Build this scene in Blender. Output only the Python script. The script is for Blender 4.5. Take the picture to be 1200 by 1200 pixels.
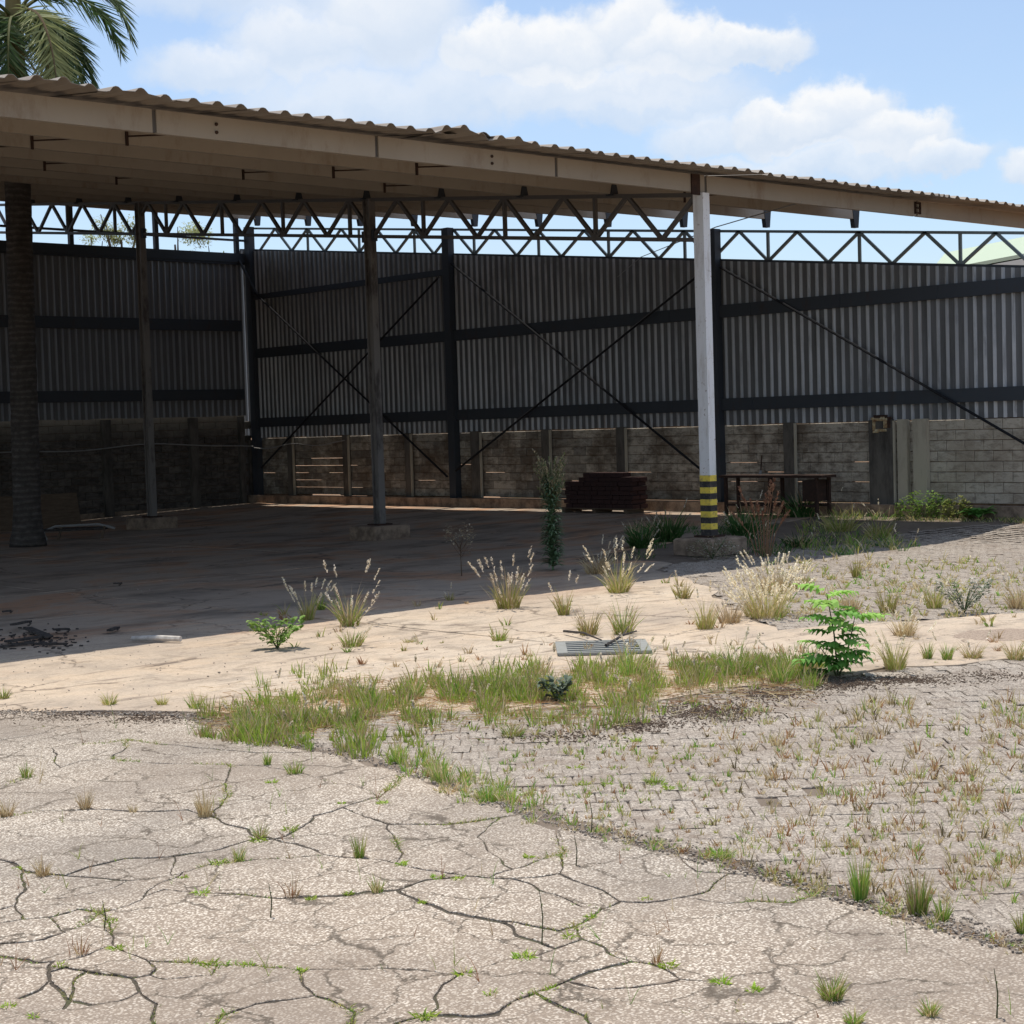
import bpy, bmesh, math, random
from mathutils import Vector, Matrix, noise
import mathutils.geometry as mgeo
R = math.radians
rnd = random.Random(7)
S = bpy.context.scene
C = S.collection
for o in list(bpy.data.objects): bpy.data.objects.remove(o)

# ------------------------------------------------------------------ camera, world, sun, exposure
# world: x runs along the roof's front edge (to the right), y along the right-hand wall (away), z up, camera at (0,0,EYE)
EYE = 2.2
HEAD, PITCH, ROLL, FPX = 0.7546, 0.0513, -0.0312, 1987.0
fwd = Vector((math.sin(HEAD)*math.cos(PITCH), math.cos(HEAD)*math.cos(PITCH), -math.sin(PITCH)))
rt = fwd.cross(Vector((0, 0, 1))).normalized(); up = rt.cross(fwd)
rt, up = rt*math.cos(ROLL)+up*math.sin(ROLL), -rt*math.sin(ROLL)+up*math.cos(ROLL)
cam = bpy.data.objects.new('camera', bpy.data.cameras.new('camera')); C.objects.link(cam)
M = Matrix.Identity(4)
for i in range(3): M[i][0] = rt[i]; M[i][1] = up[i]; M[i][2] = -fwd[i]
M[2][3] = EYE
cam.matrix_world = M
cam.data.sensor_width = 36; cam.data.lens = FPX/1200*36; cam.data.clip_end = 3000
S.camera = cam
S.render.resolution_x = S.render.resolution_y = 1024

def ray(x, y): return fwd+rt*((x-600)/FPX)-up*((y-600)/FPX)
def at(x, y, z=0.0):
    d = ray(x, y); k = (z-EYE)/d.z
    return Vector((d.x*k, d.y*k, z))

S.cycles.max_bounces = 8; S.cycles.diffuse_bounces = 4; S.cycles.transmission_bounces = 4; S.cycles.transparent_max_bounces = 4
S.view_settings.view_transform = 'Standard'; S.view_settings.look = 'None'
S.view_settings.exposure = 0.14; S.view_settings.gamma = 1
S.view_settings.use_curve_mapping = False
SUN_EL = R(76); SUN_AZ = R(12)          # azimuth from +y towards +x
sd = Vector((math.sin(SUN_AZ)*math.cos(SUN_EL), math.cos(SUN_AZ)*math.cos(SUN_EL), math.sin(SUN_EL)))
sun = bpy.data.objects.new('sun', bpy.data.lights.new('sun', 'SUN')); C.objects.link(sun)
sun.data.energy = 4.1; sun.data.angle = R(0.5); sun.data.color = (1.0, .95, .87)
sun.rotation_euler = sd.to_track_quat('Z', 'Y').to_euler()

W = bpy.data.worlds.new('World'); S.world = W; W.use_nodes = True

class NT:
    """tiny helper for writing node trees"""
    def __init__(s, tree): s.t = tree; s.t.nodes.clear()
    def n(s, typ, ins=None, **kw):
        nd = s.t.nodes.new(typ)
        for k, v in kw.items(): setattr(nd, k, v)
        for k, v in (ins or {}).items():
            sock = nd.inputs[k]
            if hasattr(v, 'is_linked') or isinstance(v, bpy.types.NodeSocket): s.t.links.new(v, sock)
            else: sock.default_value = v
        return nd
    def m(s, op, a, b=None, c=None, clamp=False):
        nd = s.t.nodes.new('ShaderNodeMath'); nd.operation = op; nd.use_clamp = clamp
        for i, v in enumerate((a, b, c)):
            if v is None: continue
            if isinstance(v, bpy.types.NodeSocket): s.t.links.new(v, nd.inputs[i])
            else: nd.inputs[i].default_value = v
        return nd.outputs[0]
    def mix(s, f, a, b, mode='MIX'):
        nd = s.t.nodes.new('ShaderNodeMix'); nd.data_type = 'RGBA'; nd.blend_type = mode
        for k, v in ((0, f), (6, a), (7, b)):
            if isinstance(v, bpy.types.NodeSocket): s.t.links.new(v, nd.inputs[k])
            else: nd.inputs[k].default_value = v if k == 0 else (*v[:3], 1)
        return nd.outputs[2]
    def ramp(s, f, stops, interp='LINEAR'):
        nd = s.t.nodes.new('ShaderNodeValToRGB'); cr = nd.color_ramp; cr.interpolation = interp
        while len(cr.elements) < len(stops): cr.elements.new(.5)
        for e, (p, c) in zip(cr.elements, stops):
            e.position = p; e.color = (*c, 1) if hasattr(c, '__len__') else (c, c, c, 1)
        s.t.links.new(f, nd.inputs[0]); return nd.outputs[0]
    def noise(s, vec, scale, detail=4, rough=.55, dist=0, out=0):
        nd = s.n('ShaderNodeTexNoise', {'Scale': scale, 'Detail': detail, 'Roughness': rough, 'Distortion': dist})
        if vec is not None: s.t.links.new(vec, nd.inputs['Vector'])
        return nd.outputs[out]
    def scale(s, vec, sc):
        nd = s.n('ShaderNodeMapping'); nd.inputs['Scale'].default_value = sc
        s.t.links.new(vec, nd.inputs[0]); return nd.outputs[0]

w = NT(W.node_tree)
sky = w.n('ShaderNodeTexSky', sky_type='NISHITA', sun_disc=False, sun_elevation=SUN_EL, sun_rotation=SUN_AZ,
          altitude=700, air_density=1.0, dust_density=1.5, ozone_density=1.0)
tc = w.n('ShaderNodeTexCoord')
sep = w.n('ShaderNodeSeparateXYZ', {0: tc.outputs['Generated']})
az = w.m('ARCTAN2', sep.outputs[0], sep.outputs[1]); el = w.m('ARCSINE', sep.outputs[2])
az = w.m('MULTIPLY', az, 57.2958); el = w.m('MULTIPLY', el, 57.2958)
ae = w.n('ShaderNodeCombineXYZ', {0: az, 1: el})
warp = w.noise(ae.outputs[0], .55, 6, .6, out=1)
wv = w.n('ShaderNodeVectorMath', {0: warp, 1: (.5, .5, .5)}, operation='SUBTRACT')
wv2 = w.n('ShaderNodeVectorMath', {0: wv.outputs[0], 'Scale': 2.3}, operation='SCALE')
aw = w.n('ShaderNodeVectorMath', {0: ae.outputs[0], 1: wv2.outputs[0]}, operation='ADD')
sp = w.n('ShaderNodeSeparateXYZ', {0: aw.outputs[0]})
def blob(x, y, wx, wy, soft, amp=1.0):
    dx = w.m('DIVIDE', w.m('SUBTRACT', sp.outputs[0], x), wx); dy = w.m('DIVIDE', w.m('SUBTRACT', sp.outputs[1], y), wy)
    dy = w.m('MULTIPLY', dy, w.m('ADD', 1.0, w.m('MULTIPLY', w.m('GREATER_THAN', 0.0, dy), .5)))  # flatter base
    r2 = w.m('SQRT', w.m('ADD', w.m('MULTIPLY', dx, dx), w.m('MULTIPLY', dy, dy)))
    mr = w.n('ShaderNodeMapRange', {0: r2, 1: 1.0+soft, 2: 1.0-soft, 3: 0.0, 4: amp}, interpolation_type='SMOOTHSTEP')
    return mr.outputs[0], dy
cum = [  # cumulus heads: azimuth, elevation, half width, half height, softness, opacity
 (43.0, 12.1, 2.0, 1.3, .30, 1), (45.0, 11.9, 2.2, 1.6, .30, 1), (47.6, 12.5, 2.0, 1.7, .28, 1), (49.3, 11.8, 2.2, 1.3, .30, 1), (51.6, 11.9, 2.1, .95, .30, 1), (46.5, 10.7, 5.6, 1.1, .5, .9), (48.5, 10.2, 5.0, .9, .6, .8),
 (52.6, 9.3, 2.0, 1.1, .3, 1), (54.4, 9.5, 2.0, 1.45, .28, 1), (56.4, 8.8, 2.1, 1.1, .3, 1), (57.9, 8.1, 1.4, .8, .3, .9), (50.0, 9.2, 2.2, .9, .5, .85), (54.2, 8.1, 5.4, .8, .6, .85), (60.9, 7.5, 1.5, 1.0, .3, .95),
 (63.5, 8.0, 3, 1.8, .25, 1), (57.2, 6.9, 1.0, .35, .4, .7),
 (34.0, 11.6, 2.4, 1.1, .45, .85), (36.6, 12.4, 2.8, 1.5, .45, .9), (39.6, 13.2, 3.0, 2.4, .5, .95), (36.5, 14.2, 6.5, 1.5, .6, .8), (38.5, 10.7, 5.0, 1.4, .6, .85), (41.5, 10.8, 3.0, 1.6, .6, .85),
 (70, 12, 4, 2, .3, 1), (78, 9, 5, 1.6, .3, 1), (19, 9, 4, 1.5, .4, .9), (12, 13, 5, 2, .4, .9), (0, 9, 6, 2, .3, 1), (90, 14, 6, 2.4, .3, .9)]
tot = None; shade = None
for x, y, wx, wy, s_, a_ in cum:
    b, dy = blob(x, y, wx, wy, s_, a_)
    tot = b if tot is None else w.m('MAXIMUM', tot, b)
    sh = w.m('MULTIPLY', b, w.m('ADD', .5, w.m('MULTIPLY', dy, .55)), clamp=True)
    shade = sh if shade is None else w.m('MAXIMUM', shade, sh)
gen = w.noise(w.scale(tc.outputs['Generated'], (1, 1, 2.6)), 2.6, 7, .58)
veil = w.n('ShaderNodeMapRange', {0: gen, 1: .42, 2: .72, 3: .28, 4: .8}, interpolation_type='SMOOTHSTEP').outputs[0]
alpha = w.m('MAXIMUM', w.m('MULTIPLY', tot, .95), w.m('MULTIPLY', veil, .85), clamp=True)
det = w.noise(aw.outputs[0], .9, 5, .6)
lum = w.m('MULTIPLY', shade, w.m('ADD', .75, w.m('MULTIPLY', det, .5)), clamp=True)
ccol = w.ramp(lum, [(0, (.66, .75, .88)), (.35, (.72, .80, .91)), (.62, (.82, .87, .94)), (.9, (.97, .975, .98))])
ccol = w.n('ShaderNodeVectorMath', {0: ccol, 'Scale': 6.1}, operation='SCALE').outputs[0]
skyc = w.n('ShaderNodeVectorMath', {0: sky.outputs[0], 1: (.92, .98, 1.04)}, operation='MULTIPLY').outputs[0]
skym = w.mix(alpha, skyc, ccol)
bg = w.n('ShaderNodeBackground', {'Color': skym, 'Strength': 0.15})
w.n('ShaderNodeOutputWorld', {'Surface': bg.outputs[0]})

# ------------------------------------------------------------------ helpers
def lin(r, g, b): return tuple(((c/255)/12.92 if c/255 <= .04045 else ((c/255+.055)/1.055)**2.4) for c in (r, g, b))

def mat(name, build, rough=.85, spec=.3):
    m = bpy.data.materials.new(name); m.use_nodes = True; n = NT(m.node_tree)
    g = n.n('ShaderNodeNewGeometry'); pos = g.outputs['Position']
    res = build(n, pos)
    col, bump, ro, extra = (list(res)+[None]*4)[:4] if isinstance(res, (tuple, list)) and not (len(res) == 3 and isinstance(res[0], float)) else (res, None, None, None)
    b = n.n('ShaderNodeBsdfPrincipled', {'Roughness': rough, 'Specular IOR Level': spec})
    if isinstance(col, bpy.types.NodeSocket): n.t.links.new(col, b.inputs['Base Color'])
    else: b.inputs['Base Color'].default_value = (*col[:3], 1)
    if ro is not None: n.t.links.new(ro, b.inputs['Roughness'])
    if bump is not None:
        h, st, di = bump
        bp = n.n('ShaderNodeBump', {'Height': h, 'Strength': st, 'Distance': di}); n.t.links.new(bp.outputs[0], b.inputs['Normal'])
    if extra == 'trans':
        tr = n.n('ShaderNodeBsdfTranslucent'); n.t.links.new(col, tr.inputs[0])
        mx = n.n('ShaderNodeMixShader', {0: .35, 1: b.outputs[0], 2: tr.outputs[0]}); out = mx.outputs[0]
    else: out = b.outputs[0]
    n.n('ShaderNodeOutputMaterial', {'Surface': out})
    return m

class MB:
    def __init__(s): s.v = []; s.f = []; s.c = []; s.mi = []
    def add(s, vs, fs, col=None, mi=0):
        k = len(s.v); s.v += [tuple(v) for v in vs]
        for f in fs: s.f.append(tuple(i+k for i in f)); s.c.append(col); s.mi.append(mi)
    def box(s, c, size, ax=None, mi=0, col=None, bev=0):
        c = Vector(c); hx, hy, hz = [q/2 for q in size]
        X, Y, Z = ax if ax else (Vector((1, 0, 0)), Vector((0, 1, 0)), Vector((0, 0, 1)))
        if bev:
            vs = []; b = bev
            for z, q in ((-hz, 0), (hz-b, 0), (hz, b)):
                for sx, sy in ((-1, -1), (1, -1), (1, 1), (-1, 1)): vs.append(c+X*(sx*(hx-q))+Y*(sy*(hy-q))+Z*z)
            fs = [(3, 2, 1, 0), (8, 9, 10, 11)]
            for k in (0, 4):
                for i in range(4): fs.append((k+i, k+(i+1) % 4, k+4+(i+1) % 4, k+4+i))
            s.add(vs, fs, col, mi); return
        vs = [c+X*(sx*hx)+Y*(sy*hy)+Z*(sz*hz) for sz in (-1, 1) for sx, sy in ((-1, -1), (1, -1), (1, 1), (-1, 1))]
        s.add(vs, [(3, 2, 1, 0), (4, 5, 6, 7), (0, 1, 5, 4), (1, 2, 6, 5), (2, 3, 7, 6), (3, 0, 4, 7)], col, mi)
    def bar(s, a, b, wd, dp, upv=(0, 0, 1), mi=0, col=None):
        a = Vector(a); b = Vector(b); Y = (b-a); L = Y.length; Y.normalize()
        X = Y.cross(Vector(upv)); X = X.normalized() if X.length > 1e-4 else Vector((1, 0, 0)); Z = X.cross(Y)
        s.box((a+b)/2, (wd, L, dp), (X, Y, Z), mi, col)
    def tube(s, pts, r, n=6, col=None, mi=0):
        pts = [Vector(p) for p in pts]; k = len(pts); vs = []
        for i, p in enumerate(pts):
            t = (pts[min(i+1, k-1)]-pts[max(i-1, 0)]).normalized()
            a = t.cross(Vector((0, 0, 1))); a = a.normalized() if a.length > .05 else Vector((1, 0, 0)); b = t.cross(a)
            rr = r[i] if hasattr(r, '__len__') else r
            for j in range(n): th = 2*math.pi*j/n; vs.append(p+a*(rr*math.cos(th))+b*(rr*math.sin(th)))
        fs = [(i*n+j, i*n+(j+1) % n, (i+1)*n+(j+1) % n, (i+1)*n+j) for i in range(k-1) for j in range(n)]
        fs += [tuple(range(n))[::-1], tuple((k-1)*n+j for j in range(n))]
        s.add(vs, fs, col, mi)
    def blade(s, p, d, L, wd, bend, col, seg=3, tipcol=None):
        """a grass blade: from p, heading d, bending over"""
        p = Vector(p); d = Vector(d).normalized(); side = d.cross(Vector((rnd.uniform(-1, 1), rnd.uniform(-1, 1), .2))).normalized()
        vs = []; q = p.copy(); dd = d.copy(); h = Vector((d.x, d.y, 0)); h = h.normalized() if h.length > .01 else Vector((1, 0, 0))
        for i in range(seg+1):
            ww = wd*(1-i/(seg+.15))**.7*(.75 if i == 0 else 1)
            if i == seg: vs.append(q.copy())
            else: vs += [q-side*ww/2, q+side*ww/2]
            q = q+dd*(L/seg); dd = (dd+h*(bend/seg)-Vector((0, 0, bend*bend*.6/seg))).normalized()
        k = len(s.v); s.v += [tuple(v) for v in vs]
        for i in range(seg-1): s.f.append((k+2*i, k+2*i+1, k+2*i+3, k+2*i+2)); s.c.append(col); s.mi.append(0)
        s.f.append((k+2*seg-2, k+2*seg-1, k+2*seg)); s.c.append(tipcol or col); s.mi.append(0)
        return q
    def leaf(s, p, d, L, wd, col, droop=.3, n=None):
        p = Vector(p); d = Vector(d).normalized(); side = d.cross(Vector((0, 0, 1)))
        side = side.normalized() if side.length > .05 else Vector((1, 0, 0)); upn = side.cross(d)
        m1 = p+d*L*.35; m2 = p+d*L*.7-Vector((0, 0, L*droop*.3)); e = p+d*L-Vector((0, 0, L*droop))
        vs = [p, m1-side*wd*.5+upn*wd*.12, m1+side*wd*.5+upn*wd*.12, m1, m2-side*wd*.4+upn*wd*.1, m2+side*wd*.4+upn*wd*.1, m2, e]
        s.add(vs, [(0, 3, 1), (0, 2, 3), (1, 3, 6, 4), (3, 2, 5, 6), (4, 6, 7), (6, 5, 7)], col)
    def mesh(s, name, mats, smooth=False):
        me = bpy.data.meshes.new(name); me.from_pydata(s.v, [], s.f)
        for m in (mats if isinstance(mats, (list, tuple)) else [mats]): me.materials.append(m)
        if any(s.mi): me.polygons.foreach_set('material_index', s.mi)
        if any(c is not None for c in s.c):
            ca = me.color_attributes.new('Col', 'FLOAT_COLOR', 'CORNER'); buf = []
            for f, c in zip(s.f, s.c): buf += [*(c or (1, 1, 1)), 1]*len(f)
            ca.data.foreach_set('color', buf)
        if smooth: me.polygons.foreach_set('use_smooth', [True]*len(s.f))
        me.update(); return me
    def build(s, name, mats, parent=None, smooth=False, loc=None):
        o = bpy.data.objects.new(name, s.mesh(name, mats, smooth)); C.objects.link(o)
        if parent is not None: o.parent = parent
        if loc is not None: o.location = loc
        return o
def inst(name, me, parent=None, loc=None, rz=0, sc=None):
    o = bpy.data.objects.new(name, me); C.objects.link(o)
    if parent is not None: o.parent = parent
    if loc is not None: o.location = loc
    if rz: o.rotation_euler.z = rz
    if sc: o.scale = sc if hasattr(sc, '__len__') else (sc, sc, sc)
    return o
def tag(o, label=None, cat=None, group=None, kind=None):
    if label: o['label'] = label
    if cat: o['category'] = cat
    if group: o['group'] = group
    if kind: o['kind'] = kind
    return o
def empty(name, loc=(0, 0, 0)):
    o = bpy.data.objects.new(name, None); C.objects.link(o); o.location = loc; o.empty_display_size = .2; return o
def clamp01(t): return max(0., min(1., t))
def sst(t): t = clamp01(t); return t*t*(3-2*t)
def gz(x, y):
    """height of the finished floor or paving above the yard level"""
    return .2*sst((x-20)/8)*max(sst((y-16.5)/5), sst((x-24.5)/3.2))
def gat(x, y):
    p = at(x, y)
    for _ in range(6): p = at(x, y, gz(p.x, p.y))
    return p

# ------------------------------------------------------------------ materials
def pv(n, pos, sc): return n.scale(pos, sc)
def m_soil(n, p):
    a = n.noise(p, 1.3, 6, .65); b = n.noise(p, 22, 4, .7); v = n.n('ShaderNodeTexVoronoi', {'Vector': p, 'Scale': 70.})
    c = n.ramp(a, [(.3, (.15, .115, .085)), (.5, (.23, .18, .135)), (.7, (.31, .245, .185))])
    c = n.mix(n.m('MULTIPLY', b, .6), c, (.06, .045, .035)); c = n.mix(n.ramp(v.outputs[0], [(.0, .5), (.25, 0.)]), c, (.33, .27, .2))
    return c, (b, .8, .02)
MAT = {}
MAT['soil'] = mat('soil', m_soil, .95)
def m_outsoil(n, p):
    a = n.noise(p, .5, 5, .6)
    return n.ramp(a, [(.3, (.17, .085, .04)), (.6, (.22, .13, .065)), (.75, (.09, .11, .04))])
MAT['red_earth'] = mat('red_earth', m_outsoil, .95)
def m_agg(n, p):
    v = n.n('ShaderNodeTexVoronoi', {'Vector': p, 'Scale': 78., 'Randomness': 1.}); v2 = n.n('ShaderNodeTexVoronoi', {'Vector': p, 'Scale': 150.})
    sepc = n.n('ShaderNodeSeparateColor', {0: v.outputs['Color']})
    peb = n.ramp(sepc.outputs[0], [(.0, lin(136, 122, 108)), (.25, lin(186, 172, 155)), (.5, lin(212, 200, 182)), (.8, lin(238, 228, 212)), (1., lin(182, 168, 152))])
    grout = lin(142, 130, 116)
    f = n.ramp(v.outputs['Distance'], [(.36, 0.), (.60, 1.)])
    c = n.mix(f, peb, grout)
    sc2 = n.n('ShaderNodeSeparateColor', {0: v2.outputs['Color']})
    c = n.mix(n.ramp(sc2.outputs[1], [(.90, 0.), (.93, .55)]), c, lin(96, 84, 74))
    big = n.noise(p, .7, 6, .65); c = n.mix(n.ramp(big, [(.38, .62), (.58, 0.)]), c, lin(124, 114, 104))
    st = n.noise(p, 3.5, 6, .7); c = n.mix(n.ramp(st, [(.54, 0.), (.70, .5)]), c, lin(112, 100, 88)); c = n.mix(n.ramp(n.noise(p, .28, 3, .5), [(.4, .16), (.6, 0.)]), c, lin(168, 140, 112))
    wp = n.n('ShaderNodeVectorMath', {0: p, 1: n.n('ShaderNodeVectorMath', {0: n.noise(p, 2.2, 6, .65, out=1), 'Scale': .55}, operation='SCALE').outputs[0]}, operation='ADD').outputs[0]
    hv = n.n('ShaderNodeTexVoronoi', {'Vector': n.scale(wp, (1, 1, 0)), 'Scale': 2.1}, feature='DISTANCE_TO_EDGE').outputs['Distance']
    hl = n.m('MULTIPLY', n.ramp(hv, [(.0, 1.), (.009, .8), (.022, 0.)]), n.ramp(n.noise(p, 1.1, 4, .6), [(.38, 0.), (.50, .9)]))
    c = n.mix(hl, c, lin(84, 74, 62))
    h = n.m('SUBTRACT', 1., v.outputs['Distance'])
    return c, (h, .9, .006)
MAT['aggregate'] = mat('exposed_aggregate_concrete', m_agg, .85)
def m_paver(n, p):
    oi = n.n('ShaderNodeNewGeometry')
    v = n.n('ShaderNodeTexVoronoi', {'Vector': p, 'Scale': 110.}); sc_ = n.n('ShaderNodeSeparateColor', {0: v.outputs['Color']})
    c = n.ramp(sc_.outputs[0], [(0, lin(84, 76, 68)), (.4, lin(142, 131, 119)), (.8, lin(186, 174, 158)), (1, lin(210, 198, 182))])
    ri = n.m('ADD', .0, oi.outputs['Random Per Island'])
    c = n.mix(.32, c, n.ramp(ri, [(0, lin(136, 126, 116)), (.5, lin(170, 160, 148)), (1, lin(152, 144, 135))]))
    big = n.noise(p, .8, 5, .6); c = n.mix(n.ramp(big, [(.35, .35), (.6, 0.)]), c, lin(125, 112, 100))
    st = n.noise(p, 9, 6, .7); c = n.mix(n.ramp(st, [(.50, 0.), (.70, .6)]), c, lin(96, 82, 70)); c = n.mix(n.ramp(n.noise(n.scale(p, (1, 1, 0)), 2.1, 7, .72), [(.52, 0.), (.64, .55)]), c, lin(122, 106, 92))
    return c, (n.m('ADD', st, n.m('MULTIPLY', sc_.outputs[0], .3)), .7, .008)
MAT['paver'] = mat('weathered_concrete_paver', m_paver, .9)
def m_conc(n, p):
    a = n.noise(p, .45, 6, .6); b = n.noise(p, 3., 6, .7); c3 = n.noise(p, 60, 3, .7)
    c = n.ramp(a, [(.3, lin(172, 156, 138)), (.5, lin(192, 174, 152)), (.7, lin(204, 190, 170))])
    c = n.mix(n.ramp(b, [(.48, 0.), (.64, .6)]), c, lin(150, 138, 124)); gr = n.noise(p, 26, 5, .75); c = n.mix(n.ramp(gr, [(.53, 0.), (.68, .6)]), c, lin(116, 104, 92)); c = n.mix(n.ramp(n.noise(p, 1.7, 7, .75, .8), [(.55, 0.), (.64, .55)]), c, lin(134, 120, 104)); c = n.mix(n.ramp(n.noise(p, .9, 7, .7), [(.5, 0.), (.62, .35)]), c, lin(200, 172, 140))
    sc_ = n.noise(n.scale(p, (.5, 3.0, 1)), 2.0, 7, .72)
    c = n.mix(n.ramp(sc_, [(.56, 0.), (.63, .7)]), c, lin(118, 104, 92))
    # reddish dust and dark oil stains on the floor under the roof (kept to the floor's own area)
    s3 = n.n('ShaderNodeSeparateXYZ', {0: p}); ins = n.n('ShaderNodeMapRange', {0: n.m('ADD', s3.outputs[1], n.m('MULTIPLY', b, 1.6)), 1: 15.6, 2: 18.6, 3: 0., 4: 1.}, clamp=True).outputs[0]
    dust = n.ramp(n.noise(p, .35, 6, .65, .6), [(.38, lin(156, 142, 128)), (.5, lin(172, 154, 136)), (.6, lin(184, 138, 104)), (.7, lin(150, 137, 124))])
    c = n.mix(n.m('MULTIPLY', ins, .86), c, dust)
    oil = n.noise(n.scale(p, (.7, 1.5, 1)), .7, 7, .7)
    c = n.mix(n.m('MULTIPLY', ins, n.ramp(oil, [(.48, 0.), (.66, .7)])), c, lin(74, 66, 58))
    wq = n.n('ShaderNodeVectorMath', {0: p, 1: n.n('ShaderNodeVectorMath', {0: n.noise(p, 1.4, 6, .65, out=1), 'Scale': .9}, operation='SCALE').outputs[0]}, operation='ADD').outputs[0]
    v = n.n('ShaderNodeTexVoronoi', {'Vector': n.scale(wq, (1, 1, 0.0)), 'Scale': .5}, feature='DISTANCE_TO_EDGE')
    c = n.mix(n.m('MULTIPLY', n.ramp(v.outputs['Distance'], [(0, 1.), (.006, .7), (.014, 0.)]), n.ramp(n.noise(p, .8, 3, .5), [(.45, 0.), (.55, .8)])), c, lin(80, 68, 58))
    c = n.mix(n.ramp(c3, [(.35, .35), (.6, 0.)]), c, lin(140, 124, 108))
    return c, (n.m('ADD', n.m('MULTIPLY', b, 1.), n.m('MULTIPLY', c3, .25)), .45, .012)
MAT['concrete'] = mat('sandy_worn_concrete', m_conc, .9)
def m_block(n, p):
    g = n.n('ShaderNodeNewGeometry'); ri = g.outputs['Random Per Island']
    a = n.noise(p, 1.1, 6, .65); b = n.noise(n.scale(p, (1, 1, 2.5)), 5, 6, .75); c3 = n.noise(p, 90, 3, .7)
    s3 = n.n('ShaderNodeSeparateXYZ', {0: p})
    c = n.ramp(ri, [(0, lin(124, 117, 107)), (.3, lin(164, 155, 140)), (.6, lin(196, 185, 167)), (.8, lin(144, 137, 126)), (1, lin(178, 170, 156))])
    grime = n.n('ShaderNodeMapRange', {0: s3.outputs[1], 1: 18.2, 2: 20.5, 3: .0, 4: 1.}, clamp=True).outputs[0]   # old section of the wall is blackened
    c = n.mix(n.m('MULTIPLY', grime, n.ramp(n.m('ADD', n.m('MULTIPLY', a, .6), n.m('MULTIPLY', b, .4)), [(.44, 0.0), (.60, .78)])), c, lin(62, 56, 50))
    c = n.mix(n.ramp(b, [(.48, 0.), (.66, .6)]), c, lin(96, 87, 76)); c = n.mix(n.ramp(a, [(.45, 0.), (.62, .4)]), c, lin(120, 100, 78))
    c = n.mix(n.ramp(c3, [(.35, .25), (.6, 0.)]), c, lin(100, 92, 84))
    return c, (n.m('ADD', c3, b), .5, .01)
MAT['block'] = mat('concrete_block', m_block, .95)
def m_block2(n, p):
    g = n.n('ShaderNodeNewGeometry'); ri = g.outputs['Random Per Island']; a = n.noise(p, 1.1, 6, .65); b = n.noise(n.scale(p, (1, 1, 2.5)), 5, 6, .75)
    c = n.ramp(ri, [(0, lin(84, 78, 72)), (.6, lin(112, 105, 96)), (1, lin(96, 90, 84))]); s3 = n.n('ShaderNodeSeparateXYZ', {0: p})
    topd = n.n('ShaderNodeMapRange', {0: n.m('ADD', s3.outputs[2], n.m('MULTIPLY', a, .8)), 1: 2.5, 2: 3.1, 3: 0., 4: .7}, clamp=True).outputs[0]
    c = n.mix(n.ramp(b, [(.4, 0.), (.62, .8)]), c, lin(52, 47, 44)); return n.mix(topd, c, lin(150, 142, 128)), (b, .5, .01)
MAT['block_dark'] = mat('dark_concrete_block', m_block2, .95)  # darker block tone for the whole left wall, paler towards the top
MAT['mortar'] = mat('mortar', lambda n, p: (n.ramp(n.noise(p, 6, 5, .7), [(.35, lin(72, 56, 42)), (.65, lin(130, 104, 80))]), (n.noise(p, 40), .5, .01)), .95)
def rustmix(base, rust=(.16, .06, .03), amt=.6, sc=3., lo=.56, hi=.7, streak=True):
    def f(n, p):
        q = n.scale(p, (1, 1, .35)) if streak else p
        a = n.noise(q, sc, 7, .72); b = n.noise(p, .8, 4, .6)
        c = n.mix(n.ramp(b, [(.35, .25), (.65, 0.)]), base, tuple(x*.6 for x in base))
        c = n.mix(n.m('MULTIPLY', n.ramp(a, [(lo, 0.), (hi, 1.)]), amt), c, rust)
        return c, (a, .25, .006)
    return f
MAT['purlin_paint'] = mat('beige_painted_steel', rustmix((.375, .32, .255), (.19, .12, .075), .6, 2.2, .54, .72), .6)
MAT['truss_paint'] = mat('brown_painted_steel', rustmix((.12, .108, .10), (.09, .055, .04), .5, 4), .6)
MAT['steel_dark'] = mat('dark_blue_grey_steel', rustmix((.046, .052, .060), (.06, .035, .025), .55, 4), .55)
MAT['brace_steel'] = mat('dull_brace_steel', rustmix((.022, .022, .024), (.03, .02, .015), .5, 4), .95, .1)
MAT['steel_green'] = mat('grey_green_truss_steel', rustmix((.16, .19, .185), (.10, .06, .04), .5, 5), .55)
def m_clad(n, p):
    g = n.n('ShaderNodeNewGeometry'); a = n.noise(n.scale(p, (1, 1, .16)), 3.2, 7, .7); b = n.noise(n.scale(p, (1, 1, .5)), 1.1, 6, .7)
    c = n.ramp(b, [(.3, (.36, .365, .37)), (.6, (.52, .52, .52)), (.8, (.38, .37, .355))])
    c = n.mix(n.ramp(a, [(.5, 0.), (.68, .65)]), c, (.055, .052, .052))
    s3 = n.n('ShaderNodeSeparateXYZ', {0: p}); old = n.m('MULTIPLY', n.n('ShaderNodeMapRange', {0: s3.outputs[2], 1: 4.3, 2: 5.8, 3: 0., 4: 1.}, clamp=True).outputs[0], n.ramp(b, [(.4, 0.), (.6, .7)]))
    c = n.mix(old, c, (.07, .075, .045)); oi = n.n('ShaderNodeObjectInfo').outputs['Random']; c = n.mix(n.m('MULTIPLY', oi, .38), c, (.12, .115, .11)); c = n.mix(n.ramp(n.noise(n.scale(p, (1, 1, .07)), 1.9, 6, .7), [(.56, 0.), (.66, .55)]), c, (.15, .085, .05))
    return c, (a, .2, .01)
MAT['cladding'] = mat('lit_tone_weathered_sheet', m_clad, .36, .8)  # streaked sheet, base lightened to paint yard light on the ribs
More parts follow.
